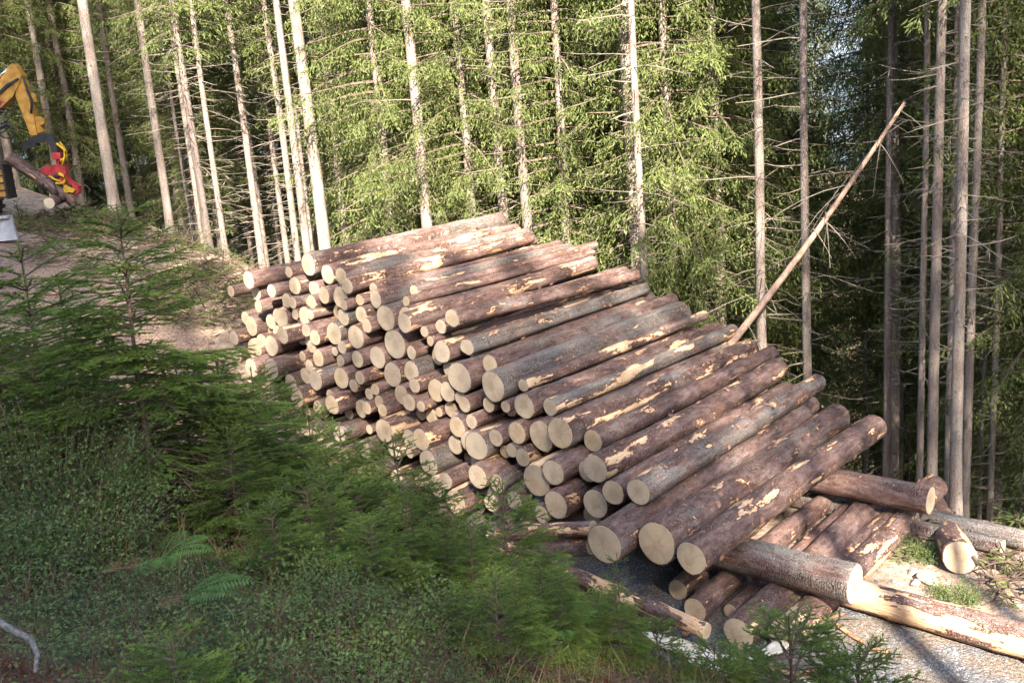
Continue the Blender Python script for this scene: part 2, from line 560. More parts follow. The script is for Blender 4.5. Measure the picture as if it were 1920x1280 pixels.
def m_ground():
    """forest soil: moss, needle litter, rust-brown leaf litter; stripped earth near the landing"""
    m, nt, b, o = nodes('forest_soil'); g = G(nt)
    p = g.pos()
    n1 = g.noise(p, 0.9, 4, 0.6); n2 = g.noise(p, 7, 4, 0.65); n3 = g.noise(p, 38, 3, 0.6)
    moss = g.mix(g.ramp(n2, 0.35, 0.7), (0.020, 0.032, 0.010), (0.075, 0.085, 0.018))
    lit = g.mix(g.ramp(n3, 0.35, 0.65), (0.035, 0.020, 0.012), (0.12, 0.065, 0.035))
    c = g.mix(g.ramp(n1, 0.44, 0.56), moss, lit)
    c = g.mix(g.ramp(g.noise(p, 2.3, 3, 0.5), 0.62, 0.70), c, (0.085, 0.02, 0.012))
    bare = g.attr('tint')
    earth = g.mix(g.ramp(n2, 0.35, 0.65), (0.17, 0.115, 0.08), (0.34, 0.25, 0.18))
    earth = g.mix(g.ramp(n3, 0.55, 0.68), earth, (0.40, 0.26, 0.16))
    earth = g.mix(g.ramp(n3, 0.30, 0.40, 1.0, 0.0), earth, (0.10, 0.055, 0.035))
    bm = g.ramp(g.math('ADD', bare, g.math('MULTIPLY', g.math('SUBTRACT', n2, 0.5), 0.7)), 0.4, 0.6)
    g.put(b.inputs['Base Color'], g.mix(bm, c, earth))
    b.inputs['Roughness'].default_value = 0.95
    h = g.math('ADD', n2, g.math('MULTIPLY', n3, 0.5))
    g.put(b.inputs['Normal'], g.bump(h, 0.8, 0.05))
    return m


def m_gravel():
    m, nt, b, o = nodes('gravel'); g = G(nt)
    p = g.pos()
    v = g.voro(p, 55, 'F1', 'Color'); d = g.voro(p, 55)
    n1 = g.noise(p, 1.1, 4, 0.6); n3 = g.noise(p, 25, 3, 0.6)
    c = g.mix(g.sep(v)[0], (0.042, 0.042, 0.045), (0.15, 0.148, 0.148))
    c = g.mix(g.ramp(g.sep(v)[1], 0.82, 0.87), c, (0.26, 0.25, 0.24))
    earth = g.mix(g.ramp(n3, 0.35, 0.65), (0.085, 0.065, 0.05), (0.19, 0.15, 0.115))
    c = g.mix(g.ramp(n1, 0.42, 0.58), c, earth)
    # the landing above the pile is trodden earth and bark chips rather than gravel
    sx = g.vmath('DOT_PRODUCT', p, (-0.7429, 0.6694, 0.0))
    chips = g.mix(g.ramp(n3, 0.40, 0.62), (0.095, 0.058, 0.042), (0.30, 0.205, 0.15))
    chips = g.mix(g.ramp(g.noise(p, 70, 2, 0.6), 0.58, 0.66), chips, (0.42, 0.26, 0.16))
    c = g.mix(g.ramp(g.math('ADD', sx, g.math('MULTIPLY', n1, 6.0)), 11.0, 15.0), c, chips)
    g.put(b.inputs['Base Color'], c)
    b.inputs['Roughness'].default_value = 0.9
    g.put(b.inputs['Normal'], g.bump(g.math('SUBTRACT', n3, d), 0.8, 0.015))
    return m


def m_hazy_mountain():
    m, nt, b, o = nodes('hazy_mountain'); g = G(nt)
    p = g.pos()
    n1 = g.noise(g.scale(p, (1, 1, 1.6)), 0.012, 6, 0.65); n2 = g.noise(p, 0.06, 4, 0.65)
    c = g.mix(g.ramp(n1, 0.42, 0.58), (0.018, 0.030, 0.032), (0.060, 0.075, 0.095))  # dark forest and rock tones, distance haze tinted in as blue-grey
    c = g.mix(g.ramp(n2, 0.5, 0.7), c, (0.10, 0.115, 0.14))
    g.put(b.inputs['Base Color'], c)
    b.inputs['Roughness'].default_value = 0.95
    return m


BARK = m_bark_log()
CUT = m_cut_end()
TRUNK = m_trunk()
DEAD = m_plain('dead_twig', (0.19, 0.155, 0.12), 0.85, var=0.35, nsc=6)
NEEDLE_FAR = m_leaf('spruce_needles', (0.060, 0.090, 0.022), (0.15, 0.18, 0.048), (0.235, 0.25, 0.09), 0.45, nsc=0.7)
NEEDLE = m_leaf('young_spruce_needles', (0.045, 0.082, 0.016), (0.11, 0.175, 0.032), (0.25, 0.34, 0.06), 0.42, nsc=5)
LEAF = m_leaf('bilberry_leaf', (0.036, 0.066, 0.015), (0.085, 0.13, 0.028), (0.17, 0.19, 0.045), 0.3, nsc=4, rough=0.5, spec=0.35)
FERN = m_leaf('fern_green', (0.055, 0.115, 0.02), (0.095, 0.18, 0.032), (0.15, 0.23, 0.06), 0.3, nsc=4)
DRYFERN = m_leaf('fern_withered', (0.08, 0.04, 0.018), (0.17, 0.10, 0.04), (0.22, 0.15, 0.07), 0.2, nsc=5)
TWIG = m_plain('brown_twig', (0.10, 0.065, 0.045), 0.85, var=0.35, nsc=30)
SOIL = m_ground()
GRAVEL = m_gravel()

# ------------------------------------------------------------------ terrain
# plan coordinates: s runs along the forest road (up and away to the left), a across it (downhill, the direction of the piled logs)
AX = np.array([0.6694, 0.7429]); BX = np.array([-0.7429, 0.6694])
AX3 = np.array([*AX, 0.0]); BX3 = np.array([*BX, 0.0])


def sa(x, y):
    x = np.asarray(x, float); y = np.asarray(y, float)
    return BX[0] * x + BX[1] * y, AX[0] * x + AX[1] * y


def xy(s, a):
    return s * BX[0] + a * AX[0], s * BX[1] + a * AX[1]


_ss = np.arange(-300, 400, 0.25)
_rz = np.interp(_ss, [-300, -60, -20, -6, 0, 9, 12, 14, 17, 21, 25.6, 35, 60, 120, 400],
                [-30, -6, -1.2, -0.15, 0, 0, .12, .5, 1.5, 2.85, 3.75, 5.2, 9, 16, 30])
_rz = np.convolve(np.pad(_rz, 6, mode='edge'), np.ones(13) / 13, 'valid')
_aa = np.arange(-400, 900, 0.1)
_ga = np.interp(_aa, [-400, -40, -15, -5, -1.5, 0, 1, 2, 3, 4, 5, 6, 7, 7.6, 12.6, 13.6, 16, 20, 30, 60, 120, 900],
                [150, 22, 10.5, 6.4, 4.75, 4.2, 3.95, 3.62, 3.2, 2.65, 1.95, 1.1, 0.28, 0, 0, -0.2, -1.5, -3.7, -9, -24, -42, -60])
_ga = np.convolve(np.pad(_ga, 4, mode='edge'), np.ones(9) / 9, 'valid')


def road_mask(s, a):
    lo = 7.3 + (vnoise(s, a * 0 + 3, 0.6) - 0.5) * 1.2
    hi = 10.5 + (vnoise(s, a * 0 + 9, 0.5) - 0.5) * 1.4
    return np.minimum(a - lo, hi - a)


def H(x, y, dig=False):
    s, a = sa(x, y)
    z = np.interp(s, _ss, _rz) * np.clip(1 + (a + 3) * 0.02 * (a < -3), 0.3, 1) + np.interp(a, _aa, _ga)
    off = np.clip(np.maximum(7.0 - a, a - 13.0), 0, 1)              # rough only off the road
    z = z + off * (vnoise(x, y, 0.9) - 0.5) * 0.45 + (0.1 + 0.9 * off) * (vnoise(np.asarray(x) + 40, y, 3.1) - 0.5) * 0.12
    z = z + np.clip((np.abs(a) - 25) / 40, 0, 1) * (vnoise(x, y, 0.06) - 0.5) * 6
    if dig:
        z = z - 0.05 * np.clip(road_mask(s, a) / 0.3, 0, 1)
    return z


def build_ground():
    t = np.linspace(-1, 1, 300)
    gx = 17 * t + 700 * t ** 7 * np.sign(t) ** 0
    gy = 12 + 19 * t + 700 * t ** 7
    X, Y = np.meshgrid(gx, gy)
    Z = H(X, Y, True)
    V = np.stack([X, Y, Z], -1).reshape(-1, 3)
    n = len(t)
    i = np.arange(n - 1)[:, None] * n + np.arange(n - 1)[None]
    F = np.stack([i, i + 1, i + n + 1, i + n], -1).reshape(-1, 4)
    s, a = sa(X, Y)
    bare = np.clip(np.minimum(a - 6.6, 14.6 - a) / 0.8, 0, 1) * np.clip((s + 12) / 6, 0, 1) * np.clip((48 - s) / 6, 0, 1)
    me = mesh_np('ground', V, [F], SOIL, True, bare.ravel())
    o = link(bpy.data.objects.new('ground', me))
    tag(o, 'mossy forest ground falling away from the bank and the road', 'ground', kind='structure')
    # gravel road: sheet just above the dug-out ground
    S, A = np.meshgrid(np.arange(-22, 52, 0.16), np.arange(6.4, 13.0, 0.16))
    RX, RY = xy(S, A)
    m = road_mask(S, A) > 0.0
    V = np.stack([RX, RY, H(RX, RY) + 0.004], -1).reshape(-1, 3)
    h, w = S.shape
    i = np.arange(h - 1)[:, None] * w + np.arange(w - 1)[None]
    F = np.stack([i, i + 1, i + w + 1, i + w], -1)
    keep = m[:-1, :-1] & m[1:, :-1] & m[:-1, 1:] & m[1:, 1:]
    F = F[keep]
    used, inv = np.unique(F, return_inverse=True)
    me = mesh_np('gravel_road', V[used], [inv.reshape(F.shape)[:, ::-1]], GRAVEL, True)
    o = link(bpy.data.objects.new('gravel_road', me))
    tag(o, 'grey gravel forest road with muddy patches', 'road', kind='structure')
    # far mountain side across the valley, distance haze put into its colour
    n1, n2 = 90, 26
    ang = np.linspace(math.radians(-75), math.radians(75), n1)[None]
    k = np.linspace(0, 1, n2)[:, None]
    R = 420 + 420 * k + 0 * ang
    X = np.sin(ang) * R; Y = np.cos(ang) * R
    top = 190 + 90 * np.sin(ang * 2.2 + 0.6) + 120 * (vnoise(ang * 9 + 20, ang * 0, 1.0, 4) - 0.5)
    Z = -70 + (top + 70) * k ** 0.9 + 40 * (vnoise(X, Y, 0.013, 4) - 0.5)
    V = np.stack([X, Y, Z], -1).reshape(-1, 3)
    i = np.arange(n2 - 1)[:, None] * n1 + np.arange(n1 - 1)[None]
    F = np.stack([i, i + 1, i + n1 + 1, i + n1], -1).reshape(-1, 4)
    o = link(bpy.data.objects.new('mountain', mesh_np('mountain', V, [F], m_hazy_mountain(), True)))
    tag(o, 'mountain side across the valley, tinted blue-grey for haze, glimpsed between crowns', 'mountain', kind='structure')


build_ground()


# ------------------------------------------------------------------ spruces
LIMB = m_plain('live_limb', (0.13, 0.095, 0.07), 0.85, var=0.35, nsc=6)


def trunk_mesh(seed, Ht=24.0, r0=0.16):
    g = np.random.default_rng(seed)
    h = np.concatenate([[-0.6, 0, 0.25, 0.6], np.linspace(1.2, Ht, 15)])
    r = r0 * np.clip(1.02 - h / Ht, 0.03, 1.05) ** 0.7
    r = r * (1 + 0.45 * np.exp(-np.maximum(h, 0) / 0.35))
    ph = g.random(4) * 6.28
    x = 0.05 * np.sin(h * 0.35 + ph[0]) + 0.02 * np.sin(h * 0.9 + ph[1]); y = 0.05 * np.sin(h * 0.31 + ph[2])
    x -= x[1]; y -= y[1]
    mb = MB()
    mb.tube(np.stack([x, y, h], -1), r, 10)
    return mb.mesh('trunk', TRUNK, True), lambda q: np.stack([np.interp(q, h, x), np.interp(q, h, y), q], -1)


def crown_mesh(seed, axis, h0, Ht, Rmax, dens=1.0, hang=0.7):
    g = np.random.default_rng(seed)
    PP, DD, LL, WW, TT = [], [], [], [], []
    wood = MB()
    h = h0
    while h < Ht - 0.3:
        frac = (Ht - h) / (Ht - h0)
        nb = g.integers(4, 6)
        az0 = g.random() * 6.28
        for k in range(nb):
            if g.random() < 0.12: continue
            az = az0 + k * 6.283 / nb + g.normal() * 0.25
            Lb = Rmax * min(1.0, frac ** 0.75 * 1.05) * g.uniform(0.55, 1.08)
            if h - h0 < 2.5: Lb *= g.uniform(0.45, 1.0)
            if Lb < 0.25: Lb = 0.25
            fwd = np.array([math.cos(az), math.sin(az), 0]); side = np.array([-math.sin(az), math.cos(az), 0])
            dr = 0.25 + 0.35 * frac + g.normal() * 0.1
            n = max(6, int(Lb / 0.105 * dens))
            u = np.linspace(0.12, 1, n)
            P = axis(np.array([h]))[0] + fwd * (Lb * u)[:, None] + np.array([0, 0, 1]) * (Lb * (0.25 * u * (1 - frac * 0.8) - dr * u ** 2 + 0.28 * u ** 3))[:, None]
            if h < Ht - 1.5:
                wood.tube(np.concatenate([axis(np.array([h])), P[::max(1, n // 4)]]), np.linspace(0.022, 0.005, len(P[::max(1, n // 4)]) + 1) * (0.6 + Lb / 3), 3, False)
            T = norm(np.gradient(P, axis=0))
            for sg in (-1, 1):
                Lt = (0.16 + 0.2 * Lb * (1 - u) ** 0.6 * u ** 0.3 + 0.05) * g.uniform(0.7, 1.3, n)
                dn = hang * g.uniform(0.3, 1.3, n)
                D2 = norm(sg * side * g.uniform(0.4, 1.0, n)[:, None] + T * 0.55 + np.array([0, 0, -1]) * dn[:, None] + g.normal(size=(n, 3)) * 0.15)
                m = 8
                for q in range(m):
                    w = (q + 0.4) / m
                    B = P + D2 * (Lt * w)[:, None] + np.array([0, 0, -1]) * (Lt * w * w * 0.3)[:, None]
                    PP.append(B); DD.append(norm(D2 + g.normal(size=(n, 3)) * 0.55 + np.array([0, 0, -0.25])))
                    LL.append(g.uniform(0.06, 0.14, n)); WW.append(g.uniform(0.018, 0.034, n))
                    TT.append(np.clip(g.normal(0.15 + 0.25 * w + 0.25 * u, 0.2), 0, 1))
        h += g.uniform(0.2, 0.34) / max(dens, 0.6)
    global rng
    V, F, t = leaves(np.concatenate(PP), np.concatenate(DD), np.concatenate(LL), np.concatenate(WW), tint=np.concatenate(TT))
    WV = np.concatenate(wood.v); WF = np.concatenate(wood.f4)
    F2 = WF + len(V)
    return mesh_np('crown', np.concatenate([V, WV]), [F, F2], None, False, np.concatenate([t, np.zeros(len(WV))]), mats=[NEEDLE_FAR, LIMB],
                   midx=np.concatenate([np.zeros(len(F)), np.ones(len(F2))]))


def dead_mesh(seed, axis, h1, h2, Lmax=1.8, n=5):
    g = np.random.default_rng(seed)
    mb = MB(); P0, D0 = [], []
    h = h1
    while h < h2:
        for k in range(g.integers(2, n + 1)):
            az = g.random() * 6.28
            L = Lmax * g.uniform(0.15, 1.0) ** 1.3
            fwd = np.array([math.cos(az), math.sin(az), 0]); side = np.array([-fwd[1], fwd[0], 0])
            rise = g.uniform(-0.1, 0.25); dr = g.uniform(0.1, 0.55)
            u = np.linspace(0, 1, 5)
            wob = g.normal() * 0.15
            P = axis(np.array([h]))[0] + fwd * (L * u)[:, None] + np.array([0, 0, 1]) * (L * (rise * u - dr * u ** 1.7 + 0.15 * u ** 3))[:, None] + side * (wob * L * u ** 2)[:, None]
            mb.tube(P, np.linspace(0.011, 0.0035, 5) * g.uniform(0.7, 1.3), 3, False)
            if L > 0.5:
                ns = int(L * 5)
                uu = g.uniform(0.3, 1, ns)
                B = np.stack([np.interp(uu, u, P[:, c]) for c in range(3)], -1)
                D = norm(fwd * 0.6 + side * g.choice([-1, 1], ns)[:, None] * 0.7 + np.array([0, 0, -1]) * g.uniform(0, 0.7, ns)[:, None])
                P0.append(B); D0.append(D)
        h += g.uniform(0.14, 0.3)
    if P0:
        P0 = np.concatenate(P0); D0 = np.concatenate(D0); k = len(P0)
        V, F, t = leaves(P0, D0, g.uniform(0.12, 0.45, k), g.uniform(0.007, 0.012, k))
        mb.add(V, None, F)
    return mb.mesh('dead_branches', DEAD)


TREE_KINDS = {}


def tree_kind(key, seed, Ht, h0, Rmax, dens=1.0, dead=(1.0, None), hang=0.7, Lmax=1.8, nd=5):
    tm, axis = trunk_mesh(seed, Ht)
    cm = crown_mesh(seed + 1, axis, h0, Ht, Rmax, dens, hang)
    dm = dead_mesh(seed + 2, axis, dead[0], dead[1] or h0 + 2.0, Lmax, nd)
    TREE_KINDS[key] = (tm, cm, dm, Ht)


tree_kind('bare1', 11, 25, 7.0, 2.0, 0.8, Lmax=1.2, nd=3)
tree_kind('bare2', 21, 24, 5.6, 2.3, 0.8, Lmax=1.7, nd=4)
tree_kind('bare3', 31, 26, 10.0, 1.9, 0.75, dead=(3.0, 11.0), Lmax=0.9, nd=2)
tree_kind('bare4', 81, 26, 12.5, 2.1, 0.8, dead=(1.2, 13.5), Lmax=1.6, nd=2)
tree_kind('high', 71, 20, 11.0, 2.5, 0.9, dead=(4.0, 11.0), Lmax=0.8, nd=2)  # crown shape made to shade the pile's back end, sun passing below it
tree_kind('full1', 41, 22, 1.8, 2.7, 1.0, hang=1.0, nd=2, dead=(0.8, 3.0))
tree_kind('full2', 51, 20, 0.8, 2.4, 1.0, hang=0.8, nd=2, dead=(0.8, 2.0))
tree_kind('full3', 61, 24, 2.8, 2.9, 1.0, hang=1.25, nd=2, dead=(0.8, 5.0))


def plant(kind, X, Y, label, group=None, dia=0.3, hscale=1.0, rz=None, lean=(0, 0), name='spruce_tree', zoff=0.0, width=1.0):
    tm, cm, dm, Ht = TREE_KINDS[kind]
    z = float(H(X, Y)) - 0.03 + zoff
    t = thing(name, label, 'tree', (X, Y, z), group)
    t.rotation_euler = (lean[0], lean[1], 0)
    rz = rng.random() * 6.28 if rz is None else rz
    sr = dia / 0.32
    part('trunk', tm, t, rot=(0, 0, rz), scale=(sr, sr, hscale))
    part('crown', cm, t, rot=(0, 0, rz), scale=(width, width, hscale))['kind'] = 'stuff'
    part('dead_branches', dm, t, rot=(0, 0, rz), scale=(1, 1, hscale))['kind'] = 'stuff'
    return t


# trunks that can be picked out one by one: pixel on the trunk, distance, width in pixels, kind, label
LB = 'tall spruce with bare pale trunk and dead side twigs, in the stand behind the pile'
trunks = [
    (200, 300, 27, 19, 'bare3', 'thick grey spruce trunk next to the excavator and harvesting head', None),
    (78, 170, 33, 13, 'bare3', 'slim spruce trunk directly behind the excavator arm', None),
    (236, 330, 34, 11, 'bare1', 'slim spruce just behind the thick grey trunk by the excavator', None),
    (288, 230, 29, 14, 'bare3', 'reddish bare spruce trunk at the slash heap above the pile', None),
    (367, 290, 27, 13, 'bare2', None, 1), (350, 250, 31, 9, 'bare1', None, 1), (397, 290, 27, 10, 'bare1', None, 1),
    (342, 300, 33, 8, 'bare2', None, 1), (462, 270, 30, 12, 'bare1', None, 1), (476, 310, 34, 9, 'bare3', None, 1),
    (447, 300, 37, 8, 'bare2', None, 1), (514, 290, 33, 10, 'bare2', None, 1), (530, 260, 30, 12, 'bare1', None, 1),
    (545, 230, 27, 14, 'bare3', None, 1), (559, 225, 31, 12, 'bare1', None, 1),
    (583, 250, 25, 22, 'bare3', 'stout sunlit spruce trunk with level dead twigs beyond the pile top', None),
    (632, 290, 29, 14, 'bare1', None, 1), (685, 330, 31, 12, 'bare2', None, 1),
    (778, 250, 24, 21, 'bare4', 'sunlit spruce trunk rising behind the highest logs of the pile', None),
    (930, 270, 24, 19, 'bare4', 'pale spruce, left of a close pair at the far end of the top logs', None),
    (974, 250, 23, 20, 'bare4', 'pale spruce, right of a close pair at the far end of the top logs', None),
    (1062, 350, 28, 16, 'full3', None, 2),
    (1173, 250, 21, 29, 'bare4', 'thickest pale spruce trunk, with a slim peeled trunk beside it', None),
    (1196, 250, 19.5, 15, 'bare4', 'slim white peeled trunk beside the thickest pale spruce', None),
    (1422, 300, 19, 19, 'bare4', 'sunlit spruce crossed by the leaning dead trunk, on its lower side', None),
    (1511, 300, 18.5, 17, 'bare4', 'sunlit spruce crossed by the leaning dead trunk, higher up', None),
    (1668, 500, 19, 16, 'bare3', None, 3), (1728, 600, 18, 13, 'bare3', None, 3), (1757, 500, 16.5, 21, 'bare3', None, 3),
    (1780, 700, 18, 15, 'bare3', None, 3), (1804, 500, 14.2, 23, 'bare3', 'thickest shaded grey trunk beside the felled stems on the verge', None),
    (1816, 700, 17, 17, 'bare3', None, 3), (1622, 640, 24, 9, 'bare1', None, 3), (1748, 620, 24, 11, 'bare1', None, 3),
    (1840, 850, 19, 8, 'bare1', None, 3), (1860, 850, 18, 12, 'bare1', None, 3), (1705, 640, 26, 9, 'bare2', None, 3),
]
PLACED = []
for (x, y, t, w, kind, label, fam) in trunks:
    p = at(x, y, t)
    gl = {1: (LB, 'bare spruces behind the pile'), 2: ('bushy spruce with green hanging branches behind the pile', 'bushy spruces behind the pile'),
          3: ('shaded grey spruce trunk in the dark stand below the road end', 'shaded spruces below the road')}
    lab, grp = (label, None) if label else gl[fam]
    dia = w / FPX * t * (1.0 if y > 400 else 1.12)
    plant(kind, p[0], p[1], lab, grp, dia=dia)
    PLACED.append((p[0], p[1]))

for (x, y, t, kind) in ((705, 200, 28, 'full1'), (850, 250, 26.5, 'full2'), (810, 200, 25.5, 'full3'), (1055, 250, 23, 'full1'), (1250, 250, 20.8, 'full1'), (1345, 250, 20.8, 'full3'), (870, 250, 24.5, 'full3'), (715, 250, 25.5, 'full3'), (1330, 300, 25, 'full1'), (1160, 300, 24.5, 'full3'), (1440, 300, 26, 'full3'), (950, 250, 27, 'full1'), (1085, 250, 25, 'full3'), (1020, 200, 28, 'full1'), (1290, 250, 21.5, 'full3'),
                        (1245, 250, 25, 'full1'), (1365, 250, 23.5, 'full2'), (1120, 200, 29, 'full2'), (1460, 250, 24.5, 'full1'), (900, 200, 31, 'full3'),
                        (760, 200, 31, 'full3')):
    p = at(x, y, t)
    plant(kind, p[0], p[1], 'bushy sunlit spruce with green hanging branches just behind the pile', 'bushy spruces behind the pile', dia=0.26, hscale=rng.uniform(0.9, 1.1))
    PLACED.append((p[0], p[1]))
for (x, y, t, kind) in ((1725, 300, 26, 'full1'), (1690, 300, 22, 'full3'), (1745, 250, 25, 'full2'), (1890, 300, 19.5, 'full3'), (1960, 400, 17, 'full1')):
    p = at(x, y, t)
    plant(kind, p[0], p[1], 'unseen spruce below the road end, added to block sky light', 'dark bushy spruces below the road', dia=0.28, hscale=rng.uniform(0.9, 1.1))
    PLACED.append((p[0], p[1]))
# the stand behind: green spruces between and beyond the bare trunks
cnt = 0
for s0 in np.arange(-14, 64, 2.9):
    for a0 in np.arange(16.5, 47, 2.9):
        s_ = s0 + rng.normal() * 0.8; a_ = a0 + rng.normal() * 0.8
        X, Y = xy(s_, a_)
        if Y < 6: continue
        u = X / Y
        if not (-0.72 < u < 0.72): continue
        d = math.hypot(X, Y)
        if min(math.hypot(X - q[0], Y - q[1]) for q in PLACED) < 1.15: continue
        # keep the stand open right behind the pile and on the shaded right so that trunks show
        if u > 0.3 and d < 24 and rng.random() < 0.6: continue
        if d < 21: continue
        if 0.325 < u < 0.375: continue                # the opening towards the mountain
        if u < -0.15 and d < 35: continue
        if d < 26 and u < 0.35: continue
        if d > 40 and rng.random() < 0.45: continue
        kind = rng.choice(['full1', 'full2', 'full3', 'bare1', 'bare2'], p=[.3, .22, .28, .1, .1] if u > -0.15 else [.17, .13, .2, .25, .25])
        grp = 'green spruces of the stand beyond the pile'
        plant(kind, X, Y, 'green spruce among others in the stand beyond the pile', grp, dia=rng.uniform(0.2, 0.34), hscale=rng.uniform(0.8, 1.2), width=rng.uniform(0.85, 1.15))
        PLACED.append((X, Y)); cnt += 1
# spruces left of the machine and above the road
for (X, Y, k) in ((-17.5, 31, 'full2'), (-14.5, 35, 'full1'), (-20, 36, 'full3'), (-17, 41, 'full1'), (-13, 42, 'full3'), (-23, 44, 'full2'), (-10.5, 37, 'full3'), (-19.5, 48, 'full3')):
    plant(k, X, Y, 'green spruce behind the excavator at the upper road', 'green spruces behind the excavator', dia=0.28, hscale=rng.uniform(0.8, 1.1))

for (x, t, k) in ((10, 33, 'full1'), (62, 36.5, 'full2'), (-45, 34, 'full3'), (118, 37, 'full1'), (150, 41, 'full2'), (-10, 39, 'full2'), (95, 44, 'full3')):
    p = at(x, 250, t)
    plant(k, p[0], p[1], 'green spruce behind the excavator at the upper road', 'green spruces behind the excavator', dia=0.28, hscale=rng.uniform(0.85, 1.1))

# spruces on the slope above the bank, behind the photographer: they keep the bank and the pile in shade
shade = [(-7.9, -5.5, 'full3', 1.35, 1.1), (-11, -4.5, 'full3', 1.3, 1.1), (-9.5, -7, 'full3', 1.3, 1.2), (-6.8, -9, 'full1', 1.4, 1.2), (-4.4, -7.5, 'full3', 1.05, 1.1), (-12.5, -5, 'full1', 1.4, 1.2), (-15.5, -6, 'full3', 1.3, 1.1), (-5.8, -6.5, 'full3', 1.25, 1.1),
         (-2.0, -9.5, 'full1', 0.82, 1.15), (0.2, -8, 'full2', 0.88, 1.2), (2.4, -9, 'full1', 0.8, 1.15), (4.2, -8, 'full2', 0.88, 1.05), (-0.8, -11.5, 'full2', 0.78, 1.2), (3.4, -11.5, 'full2', 0.78, 1.2),
         (1.3, -9.6, 'full1', 0.8, 1.1), (-1.0, -7.2, 'full2', 0.86, 1.15), (3.2, -7.0, 'full2', 0.88, 1.1), (5.0, -10, 'full1', 0.8, 0.8), (-3.1, -7.8, 'full2', 0.95, 1.0),
         (7.2, -8.2, 'high', 1.0, 1.0), (5.9, -7.0, 'high', 0.95, 1.0), (10.6, -4.5, 'full1', 1.2, 1.0), (9.0, -8.0, 'bare3', 1.15, 1.5), (12.4, -7.5, 'full1', 1.3, 1.1), (13.2, -3, 'full3', 1.15, 1.1), (14.5, -7.5, 'full1', 1.2, 1.1), (17, -6, 'full3', 1.1, 1.1), (20, -4, 'full1', 1.1, 1.1), (10.8, -12, 'full3', 1.25, 1.1)]
for (X, Y, k, hs, wd) in shade:
    if X < 5.5:                                     # stand further up the slope, tops at the height that throws the same shadow
        top = float(H(X, Y)) + TREE_KINDS[k][3] * hs + 12 * math.tan(SUN_EL) / abs(SUN_H[1])
        X, Y = X + 12 * SUN_H[0] / abs(SUN_H[1]), Y - 12
        hs = (top - float(H(X, Y))) / TREE_KINDS[k][3]
    plant(k, X, Y, 'tall spruce on the slope above the mossy bank', 'spruces on the slope above the bank', dia=0.34, hscale=hs, width=wd)
for (X, Y, k, hs) in ((11.2, 12.2, 'full1', 1.1), (13.2, 15, 'full3', 1.1), (12.4, 18.6, 'full1', 1.1), (15, 12, 'full3', 1.0), (15.5, 19, 'full1', 1.0), (17, 15.5, 'full3', 1.1), (14, 23, 'full2', 1.1), (18, 21, 'full1', 1.0)):  # out of view, added to keep sky light off the right-hand stand
    plant(k, X, Y, 'unseen spruce below the road end, added to block sky light', 'dark bushy spruces below the road', dia=0.3, hscale=hs)
for (X, Y, k, hs) in ((-9.8, 9.5, 'full1', 1.15), (-12, 11.5, 'full3', 1.1), (-13.5, 7.5, 'full1', 1.2), (-10.6, 6.0, 'full3', 1.15), (-15.5, 12, 'full1', 1.1)):
    plant(k, X, Y, 'tall spruce on the bank above the landing', 'spruces on the bank above the landing', dia=0.34, hscale=hs)
print('trees', cnt)

